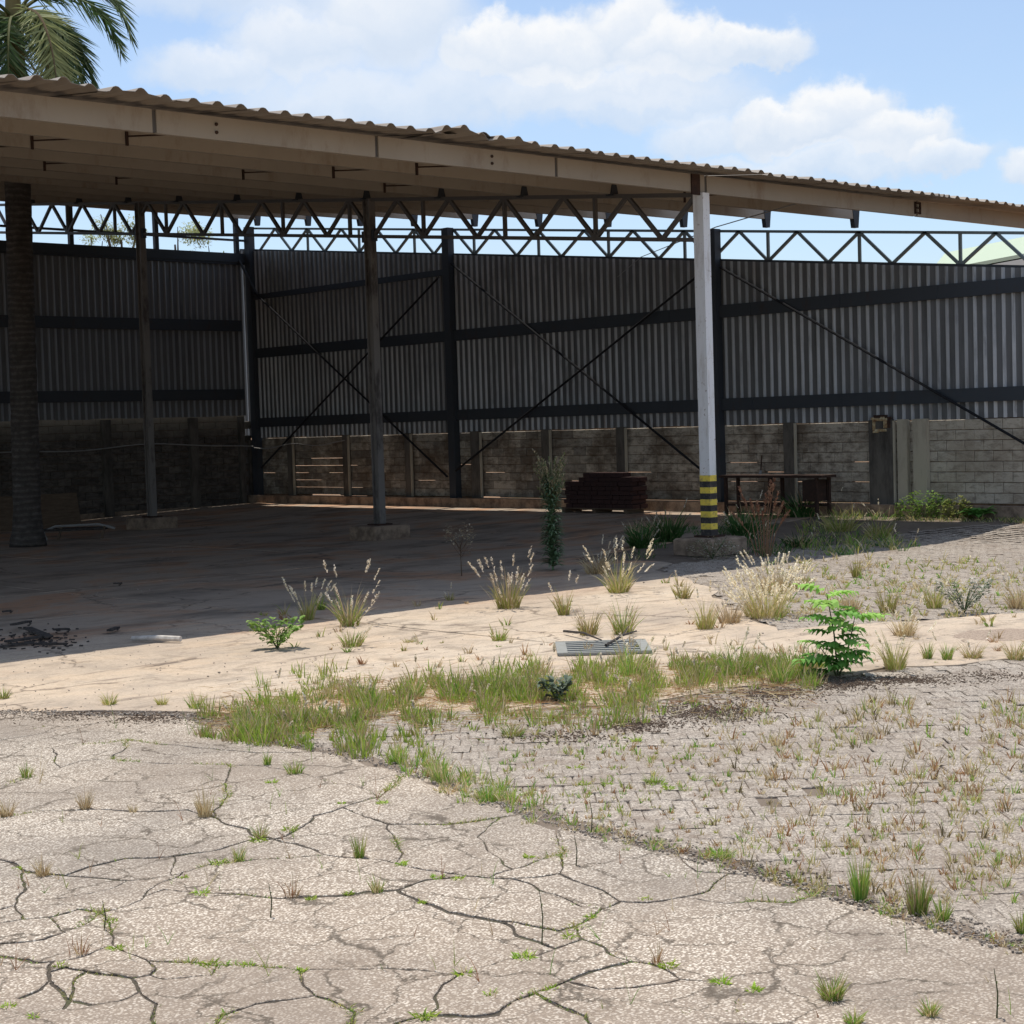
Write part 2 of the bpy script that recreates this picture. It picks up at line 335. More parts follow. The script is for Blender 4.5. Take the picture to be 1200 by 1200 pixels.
def m_clad2(n, p):
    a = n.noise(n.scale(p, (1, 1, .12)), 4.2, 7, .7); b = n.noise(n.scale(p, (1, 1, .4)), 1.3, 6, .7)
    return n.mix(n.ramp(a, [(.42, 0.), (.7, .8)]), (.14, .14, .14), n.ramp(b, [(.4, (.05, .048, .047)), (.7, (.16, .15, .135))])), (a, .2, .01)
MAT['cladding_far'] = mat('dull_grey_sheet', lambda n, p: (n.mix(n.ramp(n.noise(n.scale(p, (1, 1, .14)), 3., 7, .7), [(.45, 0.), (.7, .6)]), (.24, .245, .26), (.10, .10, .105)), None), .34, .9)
MAT['cladding_pan'] = mat('shade_toned_sheet_pan', m_clad2, .5, .4)  # darker copy of the sheet, shade painted into its colour
def m_roof(n, p):
    a = n.noise(n.scale(p, (1, .25, 1)), 3., 6, .7); b = n.noise(p, .7, 4, .6)
    c = n.ramp(b, [(.3, (.25, .21, .17)), (.7, (.34, .29, .235))])
    return n.mix(n.ramp(a, [(.52, 0.), (.72, .5)]), c, (.19, .13, .09)), (a, .15, .01)
MAT['roof'] = mat('beige_roof_sheet', m_roof, .6)
MAT['white_paint'] = mat('white_column_paint', lambda n, p: (n.mix(n.ramp(n.noise(n.scale(p, (1, 1, .2)), 7, 6, .75), [(.50, 0.), (.72, .6)]), n.mix(n.ramp(n.noise(p, 16, 5, .8), [(.62, 0.), (.66, .9)]), (.78, .77, .76), (.24, .15, .10)), (.42, .36, .30)), (n.noise(p, 20), .1, .004)), .5)
MAT['yellow_paint'] = mat('yellow_stripe_paint', lambda n, p: (n.mix(n.ramp(n.noise(p, 14, 6, .8), [(.50, 0.), (.62, .8)]), (.86, .64, .09), (.36, .26, .12)), None), .5)
MAT['black_paint'] = mat('black_stripe_paint', lambda n, p: (n.mix(n.ramp(n.noise(p, 12, 6, .8), [(.5, 0.), (.64, .7)]), (.035, .032, .032), (.15, .125, .10)), None), .5)
MAT['grey_col_paint'] = mat('worn_column_paint', rustmix((.21, .19, .17), (.05, .04, .035), .8, 2.4, .5, .62), .6)
MAT['footing'] = mat('footing_concrete', lambda n, p: (n.mix(n.ramp(n.noise(p, 4, 6, .7), [(.4, 0.), (.62, .75)]), lin(158, 138, 118), lin(84, 70, 60)), (n.noise(p, 14), .6, .015)), .95)
MAT['pilaster'] = mat('pilaster_concrete', lambda n, p: (n.mix(n.ramp(n.noise(n.scale(p, (1, 1, .3)), 3.5, 6, .7), [(.4, 0.), (.65, .8)]), lin(104, 98, 90), lin(52, 48, 44)), (n.noise(p, 18), .5, .01)), .95)
MAT['pilaster_light'] = mat('newer_pilaster_concrete', lambda n, p: (n.mix(n.ramp(n.noise(n.scale(p, (1, 1, .3)), 5, 6, .7), [(.5, 0.), (.7, .5)]), lin(178, 168, 148), lin(130, 120, 104)), (n.noise(p, 18), .4, .01)), .95)
MAT['brick'] = mat('red_clay_brick', lambda n, p: (n.mix(n.noise(p, 7, 5, .7), (.075, .034, .028), (.035, .022, .02)), (n.noise(p, 40), .5, .01)), .95)
MAT['rust'] = mat('rusty_iron', lambda n, p: (n.ramp(n.noise(p, 12, 6, .7), [(.3, (.028, .018, .015)), (.6, (.06, .032, .022)), (.8, (.14, .07, .04))]), (n.noise(p, 30), .5, .01)), .9)
MAT['foam'] = mat('yellowed_foam', lambda n, p: (n.ramp(n.noise(p, 14, 5, .7), [(.35, (.18, .08, .04)), (.5, (.38, .27, .14)), (.7, (.6, .54, .36))]), (n.noise(p, 30), .8, .02)), .95)
MAT['wood'] = mat('old_wood', lambda n, p: (n.ramp(n.noise(n.scale(p, (1, 1, 6)), 4, 5, .7), [(.3, (.09, .06, .04)), (.7, (.18, .13, .085))]), (n.noise(p, 20), .4, .01)), .9)
MAT['pale_wood'] = mat('bleached_wood', lambda n, p: (n.ramp(n.noise(p, 12, 5, .7), [(.3, (.34, .30, .26)), (.7, (.62, .58, .52))]), (n.noise(p, 30), .4, .01)), .9)
MAT['burnt'] = mat('charred_wood', lambda n, p: (n.ramp(n.noise(p, 18, 5, .7), [(.3, (.015, .013, .012)), (.7, (.09, .075, .065))]), (n.noise(p, 30), .6, .01)), .9)
MAT['cable'] = mat('pale_cable', lambda n, p: ((.27, .26, .245), None), .5)
MAT['grate'] = mat('galvanised_grate', lambda n, p: (n.mix(n.noise(p, 16, 5, .7), (.34, .35, .33), (.20, .19, .16)), None), .6)
MAT['green_roof'] = mat('pale_green_roof_sheet', lambda n, p: (n.mix(n.noise(p, 3, 4, .6), (.46, .52, .38), (.40, .47, .33)), None), .6)
MAT['render'] = mat('pale_render_wall', lambda n, p: ((.6, .58, .52), None), .9)
MAT['dark'] = mat('drain_shaft', lambda n, p: ((.02, .018, .016), None), .95)
def m_veg(n, p):
    c = n.n('ShaderNodeVertexColor', layer_name='Col').outputs[0]
    oi = n.n('ShaderNodeObjectInfo'); hs = n.n('ShaderNodeHueSaturation', {'Hue': n.m('ADD', .492, n.m('MULTIPLY', oi.outputs['Random'], .016)), 'Value': n.m('ADD', .85, n.m('MULTIPLY', oi.outputs['Random'], .3)), 'Color': c})
    return hs.outputs[0], None, None, 'trans'
MAT['plant'] = mat('plant_tissue', m_veg, .6, .25)
def m_bark(n, p):
    s3 = n.n('ShaderNodeSeparateXYZ', {0: p}); wv_ = n.m('SINE', n.m('ADD', n.m('MULTIPLY', s3.outputs[2], 52.), n.m('MULTIPLY', n.noise(p, 2.5, 4, .6), 9.)))
    a = n.noise(p, 6, 6, .7)
    c = n.mix(n.ramp(a, [(.35, 0.), (.65, 1.)]), (.13, .115, .10), (.055, .048, .04)); c = n.mix(n.ramp(wv_, [(.0, .6), (.5, 0.)]), c, (.05, .04, .035))
    return c, (wv_, .6, .02)
MAT['palm_bark'] = mat('ringed_palm_bark', m_bark, .9)
MAT['bark'] = mat('tree_bark', lambda n, p: (n.mix(n.noise(p, 5, 5, .7), (.16, .12, .09), (.08, .06, .05)), None), .9)
def m_pipe(n, p): return (.30, .29, .27), None
MAT['pipe'] = mat('grey_plastic_pipe', m_pipe, .5)

MAT['crackdirt'] = mat('dark_crack_dirt', lambda n, p: (n.mix(n.ramp(n.noise(p, 3.2, 5, .7), [(.5, 0.), (.66, .6)]), n.ramp(n.noise(p, 40, 5, .8), [(.3, (.045, .036, .028)), (.7, (.13, .105, .08))]), (.09, .10, .035)), (n.noise(p, 60), 1., .02)), .95)
# ------------------------------------------------------------------ THE SETTING: ground, floor, paving
# outline of the cracked aggregate pavement (world metres); its far and right edges follow the photograph
edge = [(-14, 27), (3.2, 17.6), (5.6, 14.0), (6.28, 12.8), (6.67, 12.13), (7.12, 11.47), (7.05, 10.99), (6.9, 9.86), (6.93, 9.14), (6.88, 8.48), (6.63, 7.42), (6.49, 6.84), (6.41, 6.23), (6.39, 5.61), (6.32, 5.02), (6.25, 4.48), (6.15, 3.97), (6.12, 3.56), (6.05, 2.0), (6.0, -1), (6, -8), (-14, -8)]
def soilrise(x, y):
    # the seams round the cracked pavement are silted up
    if not (-3 < y < 20 and 1 < x < 8.6): return 0
    best = 9
    for k in range(1, len(edge)-3):
        a, b = edge[k-1], edge[k]; dx, dy = b[0]-a[0], b[1]-a[1]; t = max(0, min(1, ((x-a[0])*dx+(y-a[1])*dy)/(dx*dx+dy*dy))); best = min(best, (a[0]+t*dx-x)**2+(a[1]+t*dy-y)**2)
    return .017*math.exp(-best/.05)
def ground_sheet():
    mb = MB(); xs = [-900, -300, -100, -40, -20, -10, -5, -2]+[i*.16 for i in range(1, 140)]+[i*.5 for i in range(45, 57)]+[28.12]
    ys = [-900, -300, -100, -40, -10, -3]+[i*.16 for i in range(0, 118)]+[i*1.0 for i in range(19, 42)]+[60, 120, 400, 900]
    n = len(xs)
    for y in ys:
        for x in xs: mb.v.append((x, y, (gz(x, y) if -10 < x and y < 60 else 0)-.019+.007*noise.noise(Vector((x*1.9, y*1.9, 1)))+.006*noise.noise(Vector((x*6, y*6, 2)))+soilrise(x, y)))
    for j in range(len(ys)-1):
        for i in range(n-1): k = j*n+i; mb.f.append((k, k+1, k+n+1, k+n)); mb.c.append(None); mb.mi.append(0)
    tag(mb.build('ground', MAT['soil']), kind='structure')
    mb = MB(); mb.add([(28.42, -900, .02), (900, -900, .02), (900, 900, .02), (28.42, 900, .02)], [(0, 1, 2, 3)])
    tag(mb.build('terrain_behind_wall', MAT['red_earth']), kind='structure')
ground_sheet()

def clip(poly, a, b):
    """keep the side of line a->b on the left"""
    out = []; nx, ny = -(b[1]-a[1]), b[0]-a[0]
    d = [(p[0]-a[0])*nx+(p[1]-a[1])*ny for p in poly]
    for i in range(len(poly)):
        j = (i+1) % len(poly)
        if d[i] >= 0: out.append(poly[i])
        if (d[i] >= 0) != (d[j] >= 0):
            t = d[i]/(d[i]-d[j]); out.append((poly[i][0]+t*(poly[j][0]-poly[i][0]), poly[i][1]+t*(poly[j][1]-poly[i][1])))
    return out
def fine(poly, step):
    out = []
    for i in range(len(poly)):
        a, b = poly[i], poly[(i+1) % len(poly)]; L = math.hypot(b[0]-a[0], b[1]-a[1]); k = max(1, int(L/step))
        for j in range(k): t = j/k; out.append((a[0]+t*(b[0]-a[0]), a[1]+t*(b[1]-a[1])))
    return out
def area(poly): return .5*sum(poly[i][0]*poly[(i+1) % len(poly)][1]-poly[(i+1) % len(poly)][0]*poly[i][1] for i in range(len(poly)))
def slab(poly, th, bev, topf, name, m, parent, warp=None):
    """a paving piece: top, a worn (bevelled) edge, sides"""
    if len(poly) < 3 or abs(area(poly)) < 1e-4: return None
    cx = sum(p[0] for p in poly)/len(poly); cy = sum(p[1] for p in poly)/len(poly)
    n = len(poly); V = []; inn = []
    for i in range(n):
        p0, p1, p2 = poly[i-1], poly[i], poly[(i+1) % n]
        tx, ty = p2[0]-p0[0], p2[1]-p0[1]; L = math.hypot(tx, ty) or 1
        inn.append((p1[0]-ty/L*bev, p1[1]+tx/L*bev))
    if warp: poly = [warp(p) for p in poly]; inn = [warp(p) for p in inn]
    for p in inn: V.append((p[0], p[1], topf(*p)))
    for p in poly: V.append((p[0], p[1], topf(*p)-bev*.8))
    for p in poly: V.append((p[0], p[1], topf(*p)-th))
    bm = bmesh.new(); vs = [bm.verts.new(v) for v in V]
    r_ = mgeo.delaunay_2d_cdt([Vector((v[0]-cx, v[1]-cy)) for v in V[:n]], [], [list(range(n))], 1, 1e-5)
    tv = [bm.verts.new((q.x+cx, q.y+cy, topf(q.x+cx, q.y+cy))) for q in r_[0]]
    for f_ in r_[2]:
        a3 = (r_[0][f_[1]]-r_[0][f_[0]]).cross(r_[0][f_[2]]-r_[0][f_[0]]) if len(f_) == 3 else 1
        try: bm.faces.new([tv[q] for q in (f_ if a3 > 0 else f_[::-1])])
        except ValueError: pass
    for k in (0, n):
        for i in range(n):
            j = (i+1) % n; bm.faces.new((vs[k+i], vs[k+n+i], vs[k+n+j], vs[k+j]))
    me = bpy.data.meshes.new(name); bm.to_mesh(me); bm.free(); me.materials.append(m)
    o = bpy.data.objects.new(name, me); C.objects.link(o); o.parent = parent
    return o

def inpoly(x, y, P):
    c = False
    for i in range(len(P)):
        (x1, y1), (x2, y2) = P[i-1], P[i]
        if (y1 > y) != (y2 > y) and x < (x2-x1)*(y-y1)/(y2-y1)+x1: c = not c
    return c
def wobble(p, a=.045, s=2.3):
    v = noise.noise_vector(Vector((p[0]*s, p[1]*s, 3.1))); w2 = noise.noise_vector(Vector((p[0]*9, p[1]*9, 7.7)))
    w3 = noise.noise_vector(Vector((p[0]*24, p[1]*24, 1.7)))
    return (p[0]+v.x*a*2.6+w2.x*a*.75+w3.x*a*.2, p[1]+v.y*a*2.6+w2.y*a*.75+w3.y*a*.2)

def snap(q):
    if inpoly(q[0], q[1], edge): return q
    best = None
    for k in range(len(edge)):
        a, b = edge[k-1], edge[k]; dx, dy = b[0]-a[0], b[1]-a[1]; t = clamp01(((q[0]-a[0])*dx+(q[1]-a[1])*dy)/(dx*dx+dy*dy)); p = (a[0]+t*dx, a[1]+t*dy); dd = (p[0]-q[0])**2+(p[1]-q[1])**2
        if best is None or dd < best[0]: best = (dd, p)
    return best[1]
# crack lines read off the photograph (image points laid on the ground), turned into the plates between them
CR = """-14 925,0 922,40 911,70 900,95 892,130 890,175 895,230 895,270 896,310 898,340 903,365 908,395 918,425 922,445 933,460 935
-14 960,0 958,50 950,95 949,130 949,165 951,220 950,248 958,262 966,290 971,300 979,320 982
55 972,85 965,110 957,130 949
75 1025,105 1015,145 1007,200 1004,240 999,268 992,297 984,320 982,345 975,356 969,362 963,370 955,405 946,432 935,445 933
-14 1002,0 1007,30 1020,75 1025,115 1030,145 1032,180 1029,200 1025,215 1020,260 1012,300 1007,350 1004,380 1001,420 1004,465 1012,500 1020,550 1027,600 1031,630 1028,658 1025
470 1041,500 1032,525 1030,550 1027
575 1021,600 1018,635 1008,662 1000
215 1020,190 1036,165 1050,150 1062,120 1070,105 1077,80 1090,50 1100,20 1104,-14 1106
165 1050,195 1042,235 1046,270 1047,330 1052,365 1051,400 1049,440 1044,470 1041,478 1048,510 1062,525 1070,550 1074,585 1080,600 1086,615 1097,640 1106,655 1112
-14 1068,0 1065,50 1055,80 1052,110 1046,145 1032
-14 1085,20 1078,50 1076,80 1090
20 1078,15 1055,30 1040,30 1020
120 1070,121 1085,135 1108
-14 1120,0 1122,45 1128,65 1127,60 1140,62 1150,50 1160,20 1170,0 1175,-14 1178
65 1127,80 1125,100 1120,125 1110,135 1108,150 1118,170 1125,200 1126,230 1127,250 1130,290 1130,330 1134,350 1138,400 1136,450 1134,500 1139,530 1142,545 1139,565 1134,600 1124,630 1120,655 1112,685 1100,725 1102,755 1100,765 1088,773 1080
350 1138,356 1150,372 1165,395 1173,408 1183,412 1195,418 1214
170 1125,178 1135,172 1142,150 1147,105 1138,80 1134,60 1140
150 1147,162 1162,178 1175,175 1195,182 1214
62 1150,75 1172,105 1176,140 1172,162 1162
20 1170,32 1181,36 1196,50 1214
75 1172,66 1190,60 1214
172 1142,190 1146,240 1143,252 1131
105 1138,92 1150,75 1172
545 1139,520 1152,512 1165,510 1180,496 1190,470 1198,440 1214
496 1190,550 1190,585 1187,600 1180,630 1162,660 1150,690 1138,735 1126
658 1025,675 1033,705 1045,725 1056,755 1058,800 1051,830 1043,838 1036
655 968,656 980,662 1000,658 1025
800 1051,825 1056,850 1058,880 1055,903 1056,930 1058,958 1055
903 1056,912 1070,922 1083,950 1095
600 1080,625 1085,655 1090,675 1085,700 1065,725 1056
585 1080,600 1080
630 1040,655 1050,680 1062,700 1065
600 1031,630 1040
675 1085,685 1100,710 1112,735 1126,765 1130,776 1133,800 1145,850 1153,880 1160,920 1168,950 1172,990 1170,1025 1173,1075 1177,1125 1188,1175 1197,1230 1208
660 1150,700 1157,750 1157,800 1145
1035 1157,1060 1160,1100 1177,1125 1188
1060 1118,1090 1107,1130 1115,1175 1120,1215 1124
445 933,462 918,478 906
450 965,500 965,560 962,612 957
405 946,430 958,450 965,462 985,470 1000,465 1012
320 982,350 988,372 993,380 1001
-14 873,60 877,150 868,230 875,300 882,372 886
150 868,140 880,130 890
60 877,70 900
248 958,262 935,268 915,270 896
780 1004,812 1020,850 1024,885 1030
850 1024,838 1036
120 1070,90 1066,50 1076
200 1025,205 1004
-14 1195,15 1192,32 1181
710 1214,690 1190,660 1180,630 1162
870 1214,855 1190,880 1160
1000 1214,1005 1195,1025 1173
240 1214,262 1190,300 1178,340 1172,372 1165
590 957,560 980,575 1000,600 1018
510 938,530 962"""
ring_px = [(-14, 830)]+[(x, y) for x, y in ((100, 838), (215, 838), (240, 848), (320, 872), (400, 885), (470, 900), (560, 935), (620, 957), (700, 980), (800, 1003), (900, 1030), (1000, 1058), (1100, 1090), (1200, 1115), (1240, 1127))]+[(1240, 1214), (-14, 1214)]
def seg_pt(p, a, b):
    dx, dy = b[0]-a[0], b[1]-a[1]; t = clamp01(((p[0]-a[0])*dx+(p[1]-a[1])*dy)/((dx*dx+dy*dy) or 1)); q = (a[0]+t*dx, a[1]+t*dy); return hypot(p[0]-q[0], p[1]-q[1]), q, t
def plate_faces():
    lines = [[tuple(float(v) for v in p.split()) for p in l.split(',')] for l in CR.split('\n')]
    lines.append(ring_px+[ring_px[0]])
    # pull loose ends onto the line they meet
    for li, L in enumerate(lines[:-1]):
        for e in (0, -1):
            p = L[e]; best = None
            for lj, M_ in enumerate(lines):
                if lj == li: continue
                for k in range(len(M_)-1):
                    d, q, t = seg_pt(p, M_[k], M_[k+1])
                    lim = 18 if lj == len(lines)-1 else 13
                    if d < lim and (best is None or d < best[0]): best = (d, q, lj, k, t)
            if best:
                d, q, lj, k, t = best; M_ = lines[lj]
                if hypot(q[0]-M_[k][0], q[1]-M_[k][1]) < 4: q = M_[k]
                elif hypot(q[0]-M_[k+1][0], q[1]-M_[k+1][1]) < 4: q = M_[k+1]
                else: M_.insert(k+1, q)
                L[e] = q
    reps = []
    def weld(p):
        for r_ in reps:
            if hypot(p[0]-r_[0], p[1]-r_[1]) < 3.2: return r_
        reps.append(p); return p
    for p in lines[-1]: weld(p)
    lines = [[weld(p) for p in L] for L in lines]
    segs = [(L[k], L[k+1]) for L in lines for k in range(len(L)-1) if hypot(L[k][0]-L[k+1][0], L[k][1]-L[k+1][1]) > .5]
    # split at crossings
    out = []
    for i_, (a, b) in enumerate(segs):
        cuts = [(0., a), (1., b)]
        for j_, (c, d) in enumerate(segs):
            if i_ == j_: continue
            rx, ry, sx, sy = b[0]-a[0], b[1]-a[1], d[0]-c[0], d[1]-c[1]; den = rx*sy-ry*sx
            if abs(den) < 1e-9: continue
            t = ((c[0]-a[0])*sy-(c[1]-a[1])*sx)/den; u = ((c[0]-a[0])*ry-(c[1]-a[1])*rx)/den
            if 1e-6 < t < 1-1e-6 and -1e-6 <= u <= 1+1e-6: cuts.append((t, (a[0]+t*rx, a[1]+t*ry)))
        cuts.sort()
        for k in range(len(cuts)-1): out.append((cuts[k][1], cuts[k+1][1]))
    key = lambda p: (round(p[0], 1), round(p[1], 1))
    adj = {}; pos = {}
    for a, b in out:
        ka, kb = key(a), key(b)
        if ka == kb: continue
        pos[ka] = at(a[0], a[1]); pos[kb] = at(b[0], b[1]); adj.setdefault(ka, set()).add(kb); adj.setdefault(kb, set()).add(ka)
    while True:      # cracks that end blind are left to the material
        loose = [k for k, v in adj.items() if len(v) == 1]
        if not loose: break
        for k in loose:
            if len(adj[k]) == 1: n_ = adj[k].pop(); adj[n_].discard(k)
        adj = {k: v for k, v in adj.items() if v}
    order = {k: sorted(v, key=lambda n: math.atan2(pos[n].y-pos[k].y, pos[n].x-pos[k].x)) for k, v in adj.items()}
    seen = set(); res_ = []
    for u in adj:
        for v in adj[u]:
            if (u, v) in seen: continue
            cyc = []; a, b = u, v
            while (a, b) not in seen:
                seen.add((a, b)); cyc.append(a); o = order[b]; a, b = b, o[(o.index(a)-1) % len(o)]
            P = [(pos[k].x, pos[k].y) for k in cyc]
            if area(P) > .004: res_.append(P)
    return res_
pavement = tag(empty('cracked_pavement', (0, 0, 0)), kind='structure')
cracklines = []
from math import hypot
r3 = random.Random(5)
def rough(p):
    q = wobble(p, .014, 5.); v = noise.noise_vector(Vector((p[0]*48, p[1]*48, 9.))); return (q[0]+v.x*.006, q[1]+v.y*.006)
def plate(cell, step, wide=1.):
    cell = fine(cell, step); cell = [q for i_, q in enumerate(cell) if hypot(q[0]-cell[i_-1][0], q[1]-cell[i_-1][1]) > .002]
    if len(cell) < 4: return
    n_ = len(cell); cc = []; x = sum(q[0] for q in cell)/n_; y = sum(q[1] for q in cell)/n_
    for q in range(n_):
        p0, p1, p2 = cell[q-1], cell[q], cell[(q+1) % n_]; tx, ty = p2[0]-p0[0], p2[1]-p0[1]; L = hypot(tx, ty)
        if L < .004: cc.append(p1); continue
        wv_ = noise.noise(Vector((p1[0]*.9, p1[1]*.9, 12)))+.45*noise.noise(Vector((p1[0]*5, p1[1]*5, 13)))+.3*noise.noise(Vector((p1[0]*21, p1[1]*21, 3)))
        g = (.0024+.0034*clamp01(wv_*1.2+.40)+.0050*abs(noise.noise(Vector((p1[0]*34, p1[1]*34, 5)))))*wide*(1+1.7*((tx*rt.x+ty*rt.y)/L)**2); cc.append((p1[0]-ty/L*g, p1[1]+tx/L*g))
    t1, t2, t3 = r3.uniform(-.002, .002), r3.uniform(-.002, .002), r3.uniform(-.002, .003)
    slab(cc, .05, .004, lambda px, py: (px-x)*t1+(py-y)*t2+t3, 'pavement_plate', MAT['aggregate'], pavement, rough)
    cracklines.append([rough(p) for p in cell])
FF = plate_faces()

for P in FF: plate(P, .03)
def crack_fill():
    mb = MB(); P = [q for q in edge]; n = len(P); bm = bmesh.new(); vs = [bm.verts.new((x, y, -.0075)) for x, y in P]; f = bm.faces.new(vs)
    if f.normal.z < 0: f.normal_flip()
    bmesh.ops.triangulate(bm, faces=[f]); me = bpy.data.meshes.new('crack_dirt'); bm.to_mesh(me); bm.free(); me.materials.append(MAT['crackdirt']); o = bpy.data.objects.new('crack_dirt', me); C.objects.link(o); o.parent = pavement
crack_fill()
ringw = [tuple(at(x, y)[:2]) for x, y in ring_px]
def snap2(q):
    if not inpoly(q[0], q[1], edge): 
        best = min((seg_pt(q, edge[k-1], edge[k])[:2] for k in range(len(edge))), key=lambda t: t[0]); q = best[1]
    if inpoly(q[0], q[1], ringw): q = min((seg_pt(q, ringw[k-1], ringw[k])[:2] for k in range(len(ringw))), key=lambda t: t[0])[1]
    return q
seeds = []; r2 = random.Random(11)
for _ in range(2200):
    x, y = r2.uniform(-8, 7.8), r2.uniform(-4, 16)
    if all((x-a)**2+(y-b)**2 > .9**2 for a, b in seeds): seeds.append((x, y))
for x, y in seeds:
    cell = [(x-1.5, y-1.5), (x+1.5, y-1.5), (x+1.5, y+1.5), (x-1.5, y+1.5)]
    for a, b in sorted(seeds, key=lambda s_: (s_[0]-x)**2+(s_[1]-y)**2)[1:20]:
        mx, my = (x+a)/2, (y+b)/2; cell = clip(cell, (mx, my), (mx-(b-y), my+(a-x)))
        if len(cell) < 3: break
    if len(cell) < 3 or all(inpoly(q[0], q[1], ringw) or not inpoly(q[0], q[1], edge) for q in fine(cell, .3)): continue
    cell = [snap2(q) for q in fine(cell, .12)]
    if area(cell) < 0: cell = cell[::-1]
    if area(cell) > .05: plate(cell, .12)

# concrete apron and shed floor: cast slabs with joints, laid to the wall
apron = tag(empty('concrete_apron'), kind='structure')
ap_poly = [(-14, 27.05), (3.3, 17.65), (5.7, 14.05), (6.35, 12.9), (7.2, 11.5), (8.0, 10.2), (9.6, 9.05), (11.3, 8.65), (12.4, 8.35), (13.3, 7.9), (13.9, 10.8), (15.2, 12.4), (17.2, 14.6), (18.6, 16.6), (19.6, 17.4), (19.9, 19.6), (27.9, 20.6), (27.9, 40.7), (-14, 40.7)]
band_poly = [(13.3, 7.9), (17, 6.7), (23, 6.0), (28, 5.6), (28, 7.4), (23, 7.7), (17.4, 9.1), (15.9, 9.9), (13.9, 10.8)]
gx = [-14, -9, -4.5, -1, 2.2, 5.4, 8.6, 11.9, 15.1, 18.3, 21.5, 24.7, 28.2]; gy = [5.9, 9.2, 12.5, 15.9, 19.1, 22.4, 25.8, 29, 33, 37, 41]
for i, j, BODY in [(i, j, B) for B in (ap_poly, band_poly) for i in range(len(gx)-1) for j in range(len(gy)-1)]:
    if True:
        e = .004; x0, x1, y0, y1 = gx[i]+e, gx[i+1]-e, gy[j]+e, gy[j+1]-e
        P = BODY
        for a, b in (((x0, y0), (x1, y0)), ((x1, y0), (x1, y1)), ((x1, y1), (x0, y1)), ((x0, y1), (x0, y0))):
            P = clip(P, a, b)
            if len(P) < 3: break
        if len(P) < 3: continue
        if area(P) < 0: P = P[::-1]
        if area(P) < .4: continue
        P = fine(P, .25 if y0 < 17 and x0 > 1 else .6)
        dz = r3.uniform(-.006, .004)
        wf = (lambda p: (p[0]+(.10*noise.noise(Vector((p[0]*1.7, p[1]*1.7, 2))) if 1 else 0)*0, p[1])) 
        def soft(p):
            # only the ragged outer border wanders; joints stay straight
            onj = min(abs(p[0]-x0), abs(p[0]-x1), abs(p[1]-y0), abs(p[1]-y1)) < .01
            if onj: return p
            return wobble(p, .09, 1.6)
        slab(P, .05, .006, lambda px, py, dz=dz: gz(px, py)+dz, 'floor_slab', MAT['concrete'], apron, soft)

# ------------------------------------------------------------------ interlocking pavers
def in_low(x, y): return 5.9 < x < 22 and -2 < y < (10.9 if x < 9.6 else 9.1-(x-9)*.22) and y < 11 and not inpoly(x, y, ap_poly) and not inpoly(x, y, band_poly) and not inpoly(x-.04, y, edge)
def in_up(x, y): return 14.0 < x < 27.0 and 8 < y < 17.2 and not inpoly(x, y, ap_poly) and not inpoly(x, y, band_poly) and y > 7
ux, uy = rt.x, rt.y; L_ = hypot(ux, uy); U = Vector((ux/L_, uy/L_, 0)); V_ = Vector((-U.y, U.x, 0))
def paver_mesh(k):
    r = random.Random(k); mb = MB(); lx, ly = .1205, .229
    vs = []
    for z, q in ((-.05, 0), (-.007, 0), (0, .006)):
        for sx, sy in ((-1, -1), (0, -1), (1, -1), (1, 1), (0, 1), (-1, 1)):
            j = .008 if z == 0 else .003
            vs.append((sx*(lx/2-q)+r.uniform(-j, j), sy*(ly/2-q)+r.uniform(-j, j), z+r.uniform(-.002, .002)))
    fs = [tuple(12+i for i in range(6))]
    for kk in (0, 6):
        for i in range(6): fs.append((kk+i, kk+(i+1) % 6, kk+6+(i+1) % 6, kk+6+i))
    mb.add(vs, fs); return mb
protos = [paver_mesh(k) for k in range(8)]; pmesh = [p.mesh('paver', MAT['paver']) for p in protos]
spots = []
pit = Vector((.1215, .235))
for zone, fn in ((0, in_low), (1, in_up)):
    for i in range(-170, 190):
        for j in range(-10, 130):
            q = U*(i*pit.x+(j % 2)*pit.x*.5)+V_*(j*pit.y); w_ = noise.noise_vector(Vector((q.x*.7, q.y*.7, 4))); q = q+Vector((w_.x*.05, w_.y*.05, 0))
            if fn(q.x, q.y):
                dd = (q-Vector((0, 0, 0))).dot(fwd)
                if dd < 4.5: continue
                sx = (q-Vector((0, 0, EYE))); u_ = sx.dot(rt)/sx.dot(fwd)
                if abs(u_) > .42: continue
                if r3.random() < .006: continue
                spots.append((dd, q, zone))
spots.sort(key=lambda t: (t[2], t[0] if abs((t[1]-Vector((0, 0, EYE))).dot(rt)/t[0]) < .31 else t[0]+20))
paving = tag(empty('paver_paving'), kind='structure')
rest = MB(); rz0 = math.atan2(U.y, U.x)
for n_, (dd, q, zone) in enumerate(spots):
    sink = .010*noise.noise(Vector((q.x*.9, q.y*.9, 5)))-.006; rz = rz0+r3.uniform(-.05, .05); tx, ty = r3.uniform(-.014, .014), r3.uniform(-.02, .02)
    z = gz(q.x, q.y)+sink+r3.uniform(-.004, .004); k = r3.randrange(8)
    if n_ < 296:
        o = inst('paver', pmesh[k], paving, (q.x, q.y, z)); o.rotation_euler = (tx, ty, rz)
    else:
        Mx = Matrix.Translation((q.x, q.y, z)) @ Matrix.Rotation(rz, 4, 'Z') @ Matrix.Rotation(tx, 4, 'X') @ Matrix.Rotation(ty, 4, 'Y')
        if dd > 10: rest.add([Mx @ Vector(v) for v in protos[k].v[12:]]+[Mx @ Vector(v) for v in protos[k].v[6:12]], [tuple(range(6))]+[(6+i, 6+(i+1) % 6, (i+1) % 6, i) for i in range(6)])
        else: rest.add([Mx @ Vector(v) for v in protos[k].v], protos[k].f)
tag(rest.build('far_pavers', MAT['paver'], paving), kind='stuff')

